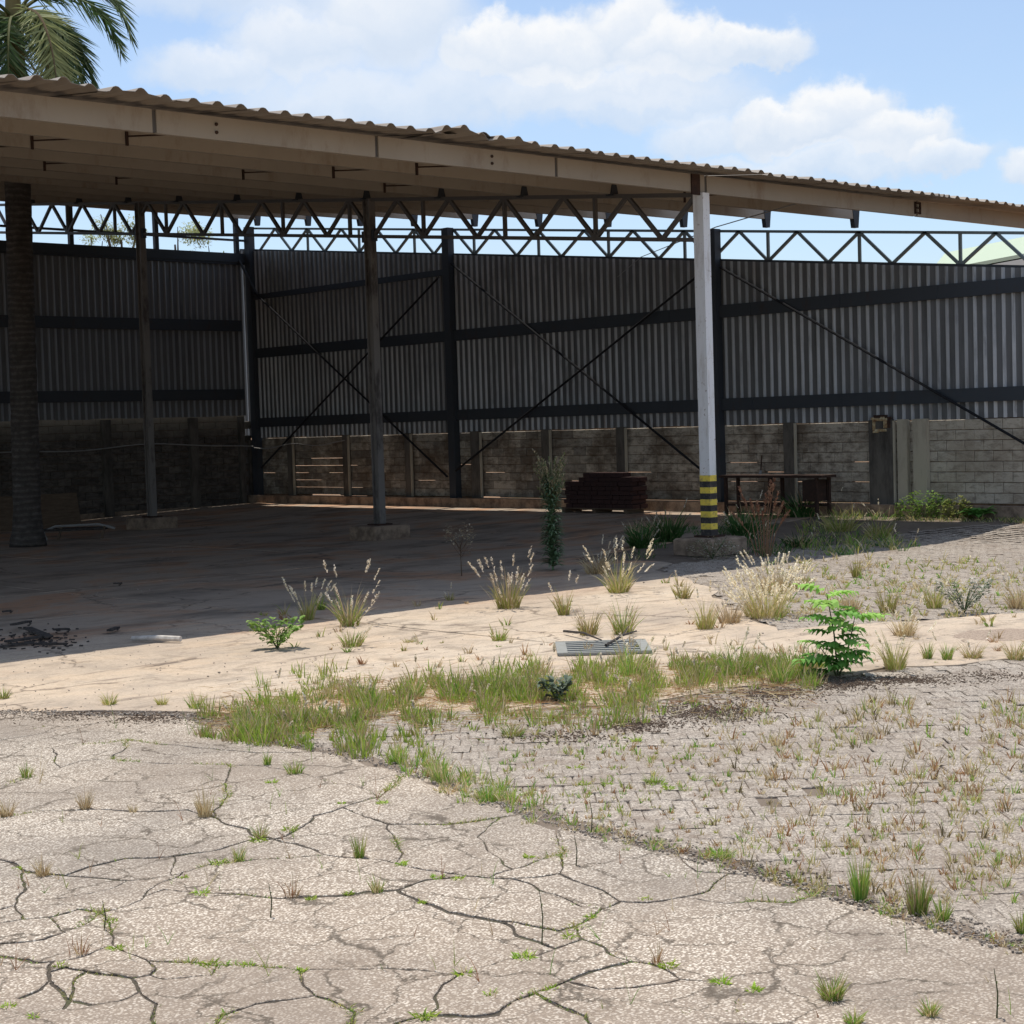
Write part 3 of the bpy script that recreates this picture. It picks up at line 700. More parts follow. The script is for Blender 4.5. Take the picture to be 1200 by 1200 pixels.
def dirt(cx, cy, rx_, ry_, name, m, zz=.006, seed=1):
    P = []
    for i in range(46):
        th = -2*math.pi*i/46; k = 1+.35*noise.noise(Vector((math.cos(th)*1.6, math.sin(th)*1.6, seed*3.1)))+.2*noise.noise(Vector((math.cos(th)*5, math.sin(th)*5, seed*1.7)))
        q = at(cx+rx_*k*math.cos(th), cy-ry_*k*math.sin(th)); P.append((q.x, q.y))
    if area(P) < 0: P = P[::-1]
    o = slab(P, .02, .004, lambda x, y: gz(x, y)+zz, name, m, None)
    if o: tag(o, kind='structure')
def m_dirt(n, p):
    b = n.noise(p, 14, 6, .75); v = n.n('ShaderNodeTexVoronoi', {'Vector': p, 'Scale': 60.})
    return n.mix(n.ramp(v.outputs[0], [(.1, .7), (.3, 0.)]), n.ramp(b, [(.3, lin(74, 60, 50)), (.6, lin(116, 98, 82))]), lin(150, 130, 110)), (b, 1., .03)
MAT['dirt'] = mat('dark_crumbly_dirt', m_dirt, .95)
MAT['old_asphalt'] = mat('old_grey_patch', lambda n, p: (n.ramp(n.noise(p, 40, 5, .8), [(.35, lin(112, 96, 84)), (.6, lin(172, 154, 136))]), (n.noise(p, 60), .6, .01)), .95)
mb = MB(); r6 = random.Random(4)
for cx_, cy_, rx_, ry_, n_ in [(1065, 797, 60, 4, 700), (985, 801, 40, 5, 600), (905, 812, 50, 6, 700), (830, 834, 55, 8, 900), (745, 850, 45, 5, 500), (60, 839, 110, 5, 900), (175, 841, 50, 4, 400), (650, 862, 60, 6, 300), (1160, 792, 40, 4, 200)]:
    for k in range(int(n_*1.5)):
        p = at(cx_+r6.gauss(0, rx_*.6), cy_+r6.gauss(0, ry_*.8)); z_ = gz(p.x, p.y)+r6.uniform(-.004, .003); s_ = r6.uniform(.002, .010); th = r6.uniform(0, 3)
        mb.box((p.x, p.y, z_), (s_*1.8, s_*1.2, .005), (Vector((math.cos(th), math.sin(th), r6.uniform(-.3, .3))).normalized(), Vector((-math.sin(th), math.cos(th), 0)), Vector((0, 0, 1))))
tag(mb.build('dirt_crumbs', MAT['dirt']), 'dark crumbly dirt and dead moss in patches along the edge of the pavers', 'dirt', kind='stuff')
dirt(1180, 744, 58, 7, 'asphalt_patch', MAT['old_asphalt'], .003, 9)
def gravel_border():
    mb = MB(); r = random.Random(8)
    for k in range(3200):
        i = r.randrange(1, len(edge)-5); a, b = edge[i], edge[i+1]; t = r.random(); x = a[0]+t*(b[0]-a[0])+abs(r.gauss(0, .16))-.05; y = a[1]+t*(b[1]-a[1])+r.gauss(0, .05)
        s_ = r.uniform(.003, .010)*(1.6 if r.random() < .06 else 1); th = r.uniform(0, 3)
        mb.box((x, y, soilrise(x, y)-.012+s_*.4), (s_*1.6, s_, s_*.9), (Vector((math.cos(th), math.sin(th), 0)), Vector((-math.sin(th), math.cos(th), 0)), Vector((0, 0, 1))), bev=s_*.25)
    tag(mb.build('border_gravel', MAT['paver']), 'loose pebbles along the seam between cracked pavement and pavers', 'gravel', kind='stuff')
gravel_border()

# ------------------------------------------------------------------ THE SHED
BW, BT, AF = 28.30, 21.28, 17.94        # right wall plane, inner truss line, front purlin
SL = .1083
def h_sheet(a): return 5.649-SL*(44.4-a)+EYE
def h_wtop(a): return 5.649+.615-SL*(44.4-a)+EYE
def h_ttop(a): return 6.483-SL*(44.4-a)+EYE
def h_pb(a): return 3.647+SL*(a-AF)+EYE      # purlin underside
PD = .285
def h_rf(a): return h_pb(a)+PD+.012
shed = tag(empty('open_shed', (BT, AF, 0)), 'large open-fronted steel shed with mono-pitch sheet roof and corrugated cladding on its back walls', 'shed')
SH = Vector((BT, AF, 0))
def sb(mb, name, m, parent=None, **k):
    """build a part of the shed; coordinates given in the world"""
    mb.v = [tuple(Vector(v)-SH) for v in mb.v]
    return mb.build(name, m, parent or shed, **k)
# --- purlins
purl = [AF, 19.9, 22.1, 24.35, 26.6, 28.85, 31.1, 33.4, 35.6, 37.9, 40.3]
def purlin(a, x0, x1, mk=True, name='purlin'):
    mb = MB(); zb = h_pb(a); t = .075
    mb.box(((x0+x1)/2, a, zb+PD/2), (x1-x0, t, PD), mi=0)
    return sb(mb, name, MAT['purlin_paint'])
fx = [-4.0, 3.2, 11.12, 14.55, 17.95, 21.36, 27.42, 32.0]
for k in range(len(fx)-1):
    gap = .03; x0, x1 = fx[k]+gap, fx[k+1]-gap
    o = purlin(AF, x0, x1)
def dark_gap_plate(x, a, m='truss_paint', w=.10):
    mb = MB(); mb.box((x, a+.01, h_pb(a)+PD/2), (w, .05, PD*.90)); return sb(mb, 'splice_plate', MAT[m])
for x in fx[1:-2]: dark_gap_plate(x, AF)
mb = MB()                                   # rusty bracket at the right splice
for dx in (-.07, .09): mb.box((27.42+dx, AF-.05, h_pb(AF)+.15), (.03, .03, .22))
for dz in (.06, .15, .24): mb.box((27.43, AF-.052, h_pb(AF)+dz), (.18, .026, .025))
sb(mb, 'splice_bracket', MAT['rust'])
for x in (12.0, 16.65):
    for dz in (.09, .19):
        mb = MB(); mb.tube([(x, AF-.036, h_pb(AF)+dz), (x, AF-.055, h_pb(AF)+dz)], .022, 8); sb(mb, 'bolt', MAT['rust'])
for a in purl[1:]:
    purlin(a, -4.0, 28.28)
    mb = MB(); zb = h_pb(a)                 # cleat where the purlin lands on the wall truss
    mb.add([(28.22, a-.05, zb-.17), (28.34, a-.05, zb-.17), (28.40, a-.05, zb+PD), (28.14, a-.05, zb+PD), (28.22, a+.05, zb-.17), (28.34, a+.05, zb-.17), (28.40, a+.05, zb+PD), (28.14, a+.05, zb+PD)],
           [(0, 1, 2, 3), (7, 6, 5, 4), (0, 4, 5, 1), (1, 5, 6, 2), (2, 6, 7, 3), (3, 7, 4, 0)])
    sb(mb, 'cleat', MAT['steel_dark'])
    mb = MB(); mb.add([(BT-.10, a-.06, h_ttop(a)), (BT+.10, a-.06, h_ttop(a)), (BT+.05, a-.06, zb+.16), (BT-.05, a-.06, zb+.16), (BT-.10, a+.06, h_ttop(a)), (BT+.10, a+.06, h_ttop(a)), (BT+.05, a+.06, zb+.16), (BT-.05, a+.06, zb+.16)],
           [(0, 1, 2, 3), (7, 6, 5, 4), (0, 4, 5, 1), (1, 5, 6, 2), (2, 6, 7, 3), (3, 7, 4, 0)])
    sb(mb, 'cleat', MAT['steel_dark'])
mb = MB(); mb.box((BT-.19, AF-.05, h_pb(AF)+.12), (.2, .03, .33)); sb(mb, 'cleat', MAT['rust'])
# sag rods with their little clips, under the second to fifth purlins
for a, x in ((19.9, 11.9), (19.9, 16.9), (22.1, 11.7), (22.1, 17.0), (24.35, 12.0), (24.35, 16.8), (24.35, 19.9), (26.6, 14.3), (28.85, 17), (19.9, 23.1)):
    mb = MB(); mb.box((x, a-.05, h_pb(a)+.08), (.035, .03, .2)); mb.tube([(x, a-.05, h_pb(a)+.10), (x+.5, a-1.0, h_pb(a)+.05)], .012, 5); sb(mb, 'sag_rod', MAT['rust'])
# --- roof sheets (1 m wide, three ribs each)
def roof_mesh(L, seed, bent=0.):
    r = random.Random(seed); mb = MB(); P = 1/3; prof = []
    for k in range(3):
        x = k*P
        prof += [(x, 0), (x+.155, 0), (x+.20, .045), (x+.235, .052), (x+.27, .045), (x+.325, 0)]
    prof += [(1.03, .002), (1.10, .004)]; ny = 5; n = len(prof)
    for layer in (0, -.006):
        for j in range(ny):
            t = j/(ny-1)*.999; y = L*t**1.6
            for x, z in prof:
                lift = bent*math.exp(-y/.6)*math.sin(math.pi*min(1, x))
                mb.v.append((x, y, z*(1.0)+layer+lift+SL*y+r.uniform(-.0015, .0015)))
    for l in (0, 1):
        for j in range(ny-1):
            for i in range(n-1):
                k = l*ny*n+j*n+i; f = (k, k+1, k+n+1, k+n)
                mb.f.append(f if l == 0 else f[::-1]); mb.c.append(None); mb.mi.append(0)
    for j in (0, ny-1):
        for i in range(n-1):
            k = j*n+i; mb.f.append((k, k+ny*n, k+ny*n+1, k+1)); mb.c.append(None); mb.mi.append(0)
    return mb.mesh('roof_sheet', MAT['roof'])
TIP = 17.22
rows = [(TIP, 6.9), (23.85, 6.8), (30.35, 6.8), (36.85, 4.8)]
rm = {j: [roof_mesh(rows[j][1], 10*j+k) for k in range(2)] for j in range(4)}
bentm = {b: roof_mesh(6.6, 77, b) for b in (.06, .12)}
for i in range(32):
    x = -4+i*1.0
    for j, (a0, L) in enumerate(rows):
        m_ = rm[j][i % 2]; dz = .004*(i % 2)+.010*j+.045; rx = 0; da = 0
        if j == 0:
            da = r3.uniform(-.05, .05); dz += abs(r3.gauss(0, .004))
            if i in (13, 14): m_ = bentm[.06]
            if i == 19: m_ = bentm[.12]
            if i == 20: m_ = bentm[.06]
            if i in (5, 6): m_ = bentm[.06]
        o = inst('roof_sheet', m_, shed, Vector((x, a0+da, h_rf(a0)+dz))-SH)
        if i == 31: o.scale.x = .5
        if j == 0: o.rotation_euler = (r3.uniform(-.001, .001), r3.uniform(-.002, .002), r3.uniform(-.003, .003))
mb = MB()   # the short sheets that run on past the right wall over the front purlin
for i in range(5):
    o = inst('roof_sheet', None or roof_mesh(1.3, 300+i), shed, Vector((27.48+i, TIP+r3.uniform(-.03, .03), h_rf(TIP)+.048))-SH)
# loose lifted sheet lying on the roof near the middle
o = inst('loose_roof_sheet', roof_mesh(1.0, 5, .02), shed, Vector((14.6, 17.7, h_rf(17.7)+.06))-SH); o.rotation_euler = (0, -.02, -.35); o.location.x += .6; o['label'] = 'short loose sheet lying askew on the roof edge'

# --- trusses
def truss(x, a0, a1, top, dep, cw, dw, m, phase, names=('top_chord', 'bottom_chord', 'web')):
    T = empty('truss', Vector((0, 0, 0))); T.parent = shed
    for nm, off in ((names[0], 0), (names[1], -dep)):
        mb = MB(); mb.bar((x, a0, top(a0)+off), (x, a1, top(a1)+off), cw, cw); sb(mb, nm, m, T)
    st = .7567; n = int((a1-a0)/st); k0 = 0
    for k in range(n):
        ya, yb = a0+k*st, a0+(k+1)*st
        if yb > a1: break
        ta = (k+phase) % 2 == 0
        za = top(ya)-(0 if ta else dep); zb = top(yb)-(dep if ta else 0)
        mb = MB(); mb.bar((x, ya, za), (x, yb, zb), dw, dw, (1, 0, 0)); sb(mb, 'web', m, T)
        if k % 3 == 0: mb = MB(); mb.bar((x+dw*.02, ya, top(ya)-cw*.5), (x, ya, top(ya)-dep+cw*.5), dw*.96, dw*.96, (1, 0, 0)); sb(mb, 'web', m, T)
    return T
truss(BT, AF+.1, 44.4, h_ttop, .7235, .066, .064, MAT['truss_paint'], 0)
truss(BW, 13.0, 40.7, h_wtop, .615, .055, .055, MAT['steel_green'], 1)
# left (far) wall truss line and the cross truss by the corner
# --- inner columns
def ypos(x): return None
cols = [AF, 26.5, 35.07, 43.6]
for k, a in enumerate(cols[:3]):
    col = empty('column', Vector((BT, a, 0))-SH); col.parent = shed
    col['label'] = ['white painted front column with yellow and black warning bands', 'bare steel column on a concrete footing in the middle of the shed', 'dark steel column deep inside the shed on the left'][k]
    ft = gz(BT, a); base = ft+.27; top = h_ttop(a)
    cw, cd = (.165, .21) if k == 0 else (.15, .21)
    def part(mb, nm, m): 
        mb.v = [tuple(Vector(v)-Vector((BT, a, 0))) for v in mb.v]; return mb.build(nm, m, col)
    z0 = base+.03
    if k == 0:
        top = h_pb(a)-.005; ns = 10; sh_ = (at(825, 551, 0), None)[1]; hb = .098
        zs = z0+.0
        for i in range(9):
            mb = MB(); mb.box((BT, a, zs+hb/2+i*hb), (cw+.004, cd+.004, hb)); part(mb, 'warning_band', MAT['yellow_paint' if i % 2 == 0+0 and i != 0 or i % 2 == 0 and i > 0 else 'black_paint']) if 0 else part(mb, 'warning_band', MAT['black_paint' if i % 2 == 0 else 'yellow_paint'])
        i = 9; mb = MB(); mb.box((BT, a, zs+hb/2+i*hb), (cw+.004, cd+.004, hb)); part(mb, 'warning_band', MAT['yellow_paint'])
        z1 = zs+10*hb
        mb = MB(); mb.box((BT, a, (z1+top)/2), (cw, cd, top-z1)); part(mb, 'shaft', MAT['white_paint'])
    else:
        mb = MB(); mb.box((BT, a, (z0+top)/2), (cw*.35, cd, top-z0)); mb.box((BT, a-cd/2+.014, (z0+top)/2), (cw, .026, top-z0)); mb.box((BT, a+cd/2-.014, (z0+top)/2), (cw, .026, top-z0))
        part(mb, 'shaft', MAT['grey_col_paint'])
    mb = MB(); mb.box((BT, a, base+.015), (.36, .36, .03)); part(mb, 'base_plate', MAT['rust'])
    mb = MB(); mb.box((BT-.05, a-.05, base/2), (.9, .8, base), bev=.03); part(mb, 'footing', MAT['footing'])
    if k > 0:
        mb = MB(); mb.box((BT-.0, a-.12, top-.72), (.10, .12, .22)); mb.box((BT, a+.14, top-.72), (.10, .12, .22)); part(mb, 'bracket', MAT['steel_dark'])
# pale concrete offcut on the middle footing
# --- right wall frame
wc = [40.58, 32.0, 23.44, 14.87]
for k, a in enumerate(wc):
    mb = MB(); t = h_wtop(a)+.03; mb.box((BW-.13, a, t/2+.1), (.20, .24, t-.2)); mb.box((BW-.13, a, .34), (.36, .36, .03)); sb(mb, 'wall_column', MAT['steel_dark'])
for nm, hb, hg in (('girt', .1605, .26), ('girt', 2.136, .267)):
    mb = MB(); x = BW-.10
    mb.bar((x, 13.5, hb+hg/2+EYE), (x, 40.45, hb+hg/2+EYE), .09, hg)
    for a in [13.5+i*2.25 for i in range(12)]: mb.box((x-.048, a, hb+hg/2+EYE), (.014, .07, hg*.98))
    sb(mb, nm, MAT['steel_dark'])
mb = MB(); mb.bar((BW-.10, 32.1, 3.80+.07+EYE), (BW-.10, 40.45, 3.80+.07+EYE), .09, .15); sb(mb, 'girt', MAT['steel_dark'])
mb = MB(); mb.bar((BW-.02, 13.2, h_sheet(13.2)+.0), (BW-.02, 41.2, h_sheet(41.2)+.0), .05, .05); sb(mb, 'eaves_angle', MAT['steel_dark'])
def brace(a, za, b, zb, x=BW-.22, r=.027):
    mb = MB(); mb.tube([(x, a, za), (x, b, zb)], r, 7); sb(mb, 'brace', MAT['brace_steel'])
brace(40.3, 3.80+1.55+EYE-1.35, 32.2, EYE-1.25); brace(32.2, 5.75+.2, 40.2, EYE-1.0, BW-.28)
brace(31.8, 4.05+EYE, 23.7, EYE-1.2); brace(23.7, 3.1+EYE, 31.8, EYE-1.1, BW-.28)
brace(23.2, 3.2+EYE, 15.1, EYE-1.2)
# --- right wall cladding sheets
def clad(x, y0, zb, ztf, along=1, sheets=28, name='cladding_sheet', wallx=True, end=None, holes=()):
    p = .2; out = []
    for s_ in range(sheets):
        mb = MB(); prof = []
        for k in range(5):
            t = k*p; prof += [(t, 0.0), (t+.082, 0.0), (t+.104, .040), (t+.136, .040), (t+.158, 0.0)]
        prof.append((1.04, 0))
        off = r3.uniform(-.006, .006); zb2 = zb+r3.uniform(-.012, .012); n = len(prof)
        rowsz = [0, .33, .66, 1.0]
        for q in rowsz:
            for t, d in prof:
                yy = y0+s_*1.0+t; zz = zb2+(ztf(yy)+off-zb2)*q
                mb.v.append((x-d-.006*(s_ % 2), yy, zz) if wallx else (yy, x-d-.005*(s_ % 2), zz))
        for j in range(len(rowsz)-1):
            for i in range(n-1):
                k = j*n+i; mb.f.append((k, k+1, k+n+1, k+n)); mb.c.append(None); mb.mi.append(0 if i % 5 in (1, 2) else 1)  # yard-facing slopes and crests coloured as lit, pans and far slopes as shaded
        # rust holes: real openings where light comes through
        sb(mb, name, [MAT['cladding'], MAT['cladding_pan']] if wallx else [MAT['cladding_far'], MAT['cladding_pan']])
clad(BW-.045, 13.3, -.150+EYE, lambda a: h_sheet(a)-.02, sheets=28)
# --- left (far) wall: frame and cladding
LW = 40.86
hl1, hl2, hl3, hlb = [h_*.9202+EYE for h_ in (1.3728, 3.5046, 5.5791, .5671)]
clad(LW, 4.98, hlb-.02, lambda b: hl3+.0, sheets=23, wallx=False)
for hh, tk in ((hl1, .30), (hl2, .31), (hl3, .32)):
    mb = MB(); mb.bar((4, LW-.09, hh-tk/2), (27.9 if hh != hl3 else 28.1, LW-.09, hh-tk/2), .09, tk); sb(mb, 'girt', MAT['steel_dark'])
for b in (8.6, 15.6, 22.7, 25.3, 27.95):
    mb = MB(); mb.box((b, LW+.05, (hl3+h_rf(LW)-.1)/2+.15), (.12, .12, (h_rf(LW)-.1-hl3)+.6)); sb(mb, 'post', MAT['steel_dark'])
brace(LW-.2, 0, LW-.2, 0) if 0 else None
mb = MB(); mb.tube([(27.85, LW-.2, hl3-.2), (28.15, LW-.6, hl3-1.2)], .04, 6); sb(mb, 'brace', MAT['steel_dark'])
mb = MB(); mb.bar((28.1, LW-.15, 7.1), (18, LW-.15, 7.1), .05, .05); mb.bar((28.1, LW-.15, 7.7), (4, LW-.15, 7.7), .06, .06); sb(mb, 'end_beam', MAT['steel_dark'])
# wire from the fascia to the truss at the right
mb = MB(); mb.tube([(23.9, AF-.04, h_pb(AF)+.03), (24.6, 20.4, 5.75), (25.6, 23.2, 5.5), (26.4, 24.6, 5.25)], [.012, .010, .008, .004], 5); sb(mb, 'hanging_wire', MAT['cable'])

# ------------------------------------------------------------------ block walls
def block_wall(rootlabel, axis, plane, s0, s1, zb, nc, maxpieces, pil, thick=.14, slit=lambda s, c: False, face=-1):
    root = tag(empty('block_wall', (plane, s0, 0) if axis == 'y' else (s0, plane, 0)), rootlabel, 'wall')
    O = Vector(root.location)
    def W(s, d, z): return Vector((plane+d, s, z))-O if axis == 'y' else Vector((s, plane+d, z))-O
    ax = (Vector((0, 1, 0)), Vector((1, 0, 0)), Vector((0, 0, 1))) if axis == 'y' else (Vector((1, 0, 0)), Vector((0, 1, 0)), Vector((0, 0, 1)))
    meshes = {}
    def bmesh_(Lb, hh, k):
        key = (round(Lb, 2), round(hh, 3), k)
        if key not in meshes:
            r = random.Random(k); mb = MB(); hx, hy, hz = Lb/2, thick/2, hh/2; b = .008; vs = []
            for d, q in ((hy, 0), (-hy+b, 0), (-hy, b)):
                for sx, sz in ((-1, -1), (1, -1), (1, 1), (-1, 1)): vs.append(ax[0]*(sx*(hx-q)+r.uniform(-.003, .003))+ax[1]*(d)+ax[2]*(sz*(hz-q)+r.uniform(-.003, .003)))
            fs = [(8, 9, 10, 11), (3, 2, 1, 0)]
            for kk in (0, 4):
                for i in range(4): fs.append((kk+i, kk+(i+1) % 4, kk+4+(i+1) % 4, kk+4+i))
            mb.add(vs, fs); meshes[key] = mb
        return meshes[key]
    cache = {}; pieces = []; mort = MB()
    for c in range(nc):
        s = s0+(.2 if c % 2 else 0)
        if c % 2: pieces.append((s0+.1, c, .19, .19))
        while s+.39 <= s1+.01: pieces.append((s+.195, c, .39, .19)); s += .4
    pieces.sort(key=lambda t: t[0]) 
    stuff = MB(); cnt = 0
    for sc_, c, Lb, hh in pieces:
        z = zb+c*.2+.1; sl = slit(sc_, c)
        if sl: hh = .183; z += .003
        mbx = bmesh_(Lb, hh, r3.randrange(4)); d = r3.uniform(-.006, .004)
        if cnt < maxpieces:
            key = id(mbx)
            if key not in cache: cache[key] = mbx.mesh('block', MAT['block'] if axis == 'y' else MAT['block_dark'])
            o = inst('block', cache[key], root, W(sc_, d, z)); cnt += 1
        else: stuff.add([Vector(v)+W(sc_, d, z) for v in mbx.v], mbx.f)
        # mortar: head joint and core, bed joint unless it has fallen out
        mort.box(W(sc_, .012, z), (Lb+.012, thick*.70, hh-.004), ax)
        if not sl: mort.box(W(sc_, .013, z-.1), (Lb+.012, thick*.68, .03), ax)
    if stuff.v: tag(stuff.build('far_blocks', MAT['block'] if axis == 'y' else MAT['block_dark'], root), kind='stuff')
    mort.build('mortar', MAT['mortar'], root)
    for s, wd, mm, pr in pil:
        mb = MB(); mb.box(W(s, -.09-pr, zb+nc*.1+.0), (wd, .12, nc*.2+.02), ax); o = mb.build('pilaster', MAT[mm], root)
    return root, W, ax
slr = random.Random(3); slits = {}
def slitA(s, c):
    if s < 19.2: return False
    k = (int(s/.8), c)
    if k not in slits: slits[k] = slr.random() < (.20 if c in (1, 2, 3, 4) else .03) and not (33.9 < s < 36) or (36.6 < s < 38.8 and c < 6 and slr.random() < .8)
    return slits[k]
zb = EYE-1.757
pilA = [(38.98, .22, 'pilaster', 0), (36.45, .2, 'pilaster', 0), (33.82, .2, 'pilaster', 0), (31.2, .3, 'pilaster', .01), (28.72, .25, 'pilaster', 0), (26.29, .25, 'pilaster', 0), (21.55, .26, 'pilaster', 0), (19.3, .55, 'pilaster', 0), (18.82, .22, 'pilaster_light', -.02), (18.4, .3, 'pilaster_light', .02)]
wallA, WA, axA = block_wall('long grey concrete block wall under the right-hand cladding, blackened except at its right end', 'y', BW+.03, 12.5, 41.0, zb, 8, 299, [], slit=slitA)
for s, wd, mm, pr in pilA:
    mb = MB(); mb.box(WA(s, -.13-pr, zb+.80), (wd, .12, 1.66), axA); mb.build('pilaster', MAT[mm], wallA)
    if mm == 'pilaster':
        mb = MB(); mb.box(WA(s-wd/2-.02, -.15, zb+.80), (.035, .06, 1.62), axA); mb.build('pilaster_edge', MAT['pilaster_light'], wallA)
mb = MB(); mb.box(WA(26.7, -.16, (zb-.028-.06)/2), (28.4, .44, zb-.028+.06), axA); mb.build('foundation_kerb', MAT['footing'], wallA)
mb = MB(); mb.box(WA(39.6, -.0, zb-.02), (2.6, .12, .05), axA); mb.box(WA(33.6, -.0, zb-.02), (4.2, .12, .05), axA); mb.box(WA(15.4, .0, zb-.02), (5.6, .12, .05), axA); mb.box(WA(26.7, .035, zb+1.62), (28.4, .06, .10), axA); mb.build('footing_mortar', MAT['mortar'], wallA)
wallL, WL, axL = block_wall('dim concrete block wall across the far left end of the shed, below the left cladding', 'x', LW+.10, 8.0, 28.25, hlb+.02-13*.2, 13, 299, [])
for s in (10.9, 13.9, 17.2, 20.2, 23.45, 26.2, 27.8):
    mb = MB(); mb.box(WL(s, -.13, hlb/2-.02), (.26 if s < 27 else .16, .12, hlb-.05), axL); mb.build('pilaster', MAT['pilaster'], wallL)
mb = MB(); mb.box(WL(18.0, .0, .06), (20.6, .20, .24), axL); mb.build('foundation_kerb', MAT['footing'], wallL)
mb = MB(); mb.box(WL(28.22, -.02, 1.0), (.34, .30, 2.0), axL); mb.build('corner_pilaster', MAT['pilaster'], wallL)
# the corner infill of sheet between the two walls
mb = MB(); mb.add([(28.10, LW-.28, .2), (28.35, LW-.28, .2), (28.35, LW-.28, 5.8), (28.10, LW-.28, 5.8), (28.10, LW-.30, .2), (28.35, LW-.30, .2), (28.35, LW-.30, 5.8), (28.10, LW-.30, 5.8)], [(0, 1, 2, 3), (7, 6, 5, 4), (0, 4, 5, 1), (1, 5, 6, 2), (2, 6, 7, 3), (3, 7, 4, 0)])
sb(mb, 'corner_sheet', MAT['steel_dark'])

# ------------------------------------------------------------------ things in and behind the shed
def thing(name, loc, label, cat, group=None): return tag(empty(name, loc), label, cat, group)
# cable strung along the walls
mb = MB(); pts = []
for i in range(25):
    t = i/24; b = 18+(28.0-18)*t; pts.append((b, LW-.32-.12*0, 2.42-EYE*0-.10*math.sin(t*math.pi*2)-.03*math.sin(t*17)-.25*t-.38))
mb.tube(pts, .016, 5)
pts2 = [(27.95, 40.4-i*.35, 1.78-.05*math.sin(i*.9)+.008*i) for i in range(13)]; mb.tube(pts2, .016, 5)
tag(mb.build('cable', MAT['cable']), 'thin pale cable strung along the dark back corner walls', 'cable')
# brick stack at the foot of the long wall
p0 = Vector((27.3, 26.15, gz(27.3, 26.1)))
bs = thing('brick_stack', p0, 'neat stack of red clay bricks on a pallet against the long block wall', 'brick stack')
mb = MB(); mb.box((0, 0, .10), (.23, .11, .09), bev=.005); br = mb.mesh('brick', MAT['brick']); k = 0
for c in range(8):
    for j in range(10):
        for i in range(2):
            if c == 7 and (j < 2 or j > 6): continue
            if c > 5 and j > 7: continue
            o = inst('brick', br, bs, (-.12+i*.245+r3.uniform(-.01, .01), -1.1+j*.205+(c % 2)*.05+r3.uniform(-.012, .012), c*.098+.05)); o.scale.y = 1.75; o.rotation_euler.z = r3.uniform(-.04, .04)
for j in range(3):
    mb = MB(); mb.box((0, -1.0+j*.95, .04), (.55, .10, .08)); mb.build('pallet_bearer', MAT['wood'], bs)
mb = MB()
for i in range(4): mb.box((-.22+i*.15, -.05, .095), (.10, 2.3, .02))
mb.build('pallet_deck', MAT['wood'], bs)
# dark rusty steel trolley or workbench by the wall behind the striped column
p0 = Vector((27.45, 21.35, gz(27.4, 21.3)))
tb = thing('steel_bench', p0, 'low rusty steel frame bench against the block wall just right of the striped column', 'bench')
mb = MB(); mb.box((0, 0, .80), (.5, 2.6, .05)); mb.build('top', MAT['rust'], tb)
for y in (-1.15, .0, 1.15):
    for x in (-.2, .2): mb = MB(); mb.box((x, y, .39), (.06, .06, .77)); mb.build('leg', MAT['rust'], tb)
mb = MB(); mb.box((-.2, 0, .22), (.04, 2.3, .05)); mb.box((.2, 0, .22), (.04, 2.3, .05)); mb.build('rail', MAT['rust'], tb)
mb = MB(); mb.box((.0, -.95, .52), (.40, .30, .42)); mb.build('drawer', MAT['rust'], tb)
# broken opening plugged with foam high on the wall
q = (BW-.12, 19.83, EYE+1.55-1.757+.0)
pf = thing('wall_box', (BW-.13, 19.30, 1.97), 'small broken box plugged with yellowed foam at the top of the block wall', 'box')
mb = MB(); 
for (y_, z_, sy_, sz_) in ((0, .11, .34, .06), (0, -.10, .30, .05), (.14, 0, .06, .2), (-.13, .02, .07, .16), (.17, .13, .07, .05), (.10, -.13, .12, .04), (-.06, .15, .1, .04)): mb.box((r3.uniform(-.02, .02), y_, z_), (.10, sy_, sz_), bev=.012)
mb.build('foam_rim', MAT['foam'], pf)
pass
mb = MB(); mb.box((.02, 0, 0), (.05, .14, .12)); mb.build('recess', MAT['dark'], pf)
mb = MB(); mb.box((-.01, -.17, .05), (.05, .14, .22)); mb.box((-.01, 0, .17), (.05, .3, .06)); mb.build('casing', MAT['rust'], pf)
# tap on the wall
tp = thing('wall_tap', (BW-.14, 22.3, .98), 'small pale tap on a thin pipe on the block wall above the rusty bench', 'tap')
mb = MB(); mb.tube([(0.04, 0, .42), (0, 0, .1)], .014, 6); mb.build('pipe', MAT['rust'], tp)
mb = MB(); mb.tube([(0, 0, .1), (-.03, 0, .02), (-.03, 0, -.06)], [.03, .035, .022], 8); mb.build('spout', MAT['cable'], tp)
# plywood panel leaning on the left wall
p0 = at(72, 604); p0.z = .1
pb = Vector((20.2, 38.6, 0))
mb = MB(); mb.box((0, 0, .42), (2.2, .06, .85), (Vector((1, 0, 0)), Vector((0, .97, -.24)), Vector((0, .24, .97))))
o = mb.build('plywood_panel', MAT['wood'], loc=pb); tag(o, 'low brown wooden panel leaning in the shadow at the far left wall', 'panel')
# old door or bench lying by the palm
p0 = gat(95, 632)
od = thing('broken_table', (p0.x, p0.y, p0.z), 'collapsed low table with a pale curved edge beside the palm trunk', 'table')
U2 = U
mb = MB(); mb.tube([U*-.75+Vector((0, 0, .0)), U*-.8+Vector((0, 0, .2)), U*-.55+Vector((0, 0, .30)), U*.4+Vector((0, 0, .32)), U*.75+Vector((0, 0, .22))], .028, 6); mb.build('edge', MAT['pipe'], od)
mb = MB(); mb.box((0, .25, .22), (1.35, .5, .05), (U, V_, Vector((0, 0, 1)))); mb.build('top', MAT['burnt'], od)
for dx in (-.5, .45): mb = MB(); mb.bar(U*dx+Vector((0, 0, 0)), U*(dx+.08)+Vector((0, 0, .28)), .05, .05); mb.build('leg', MAT['wood'], od)
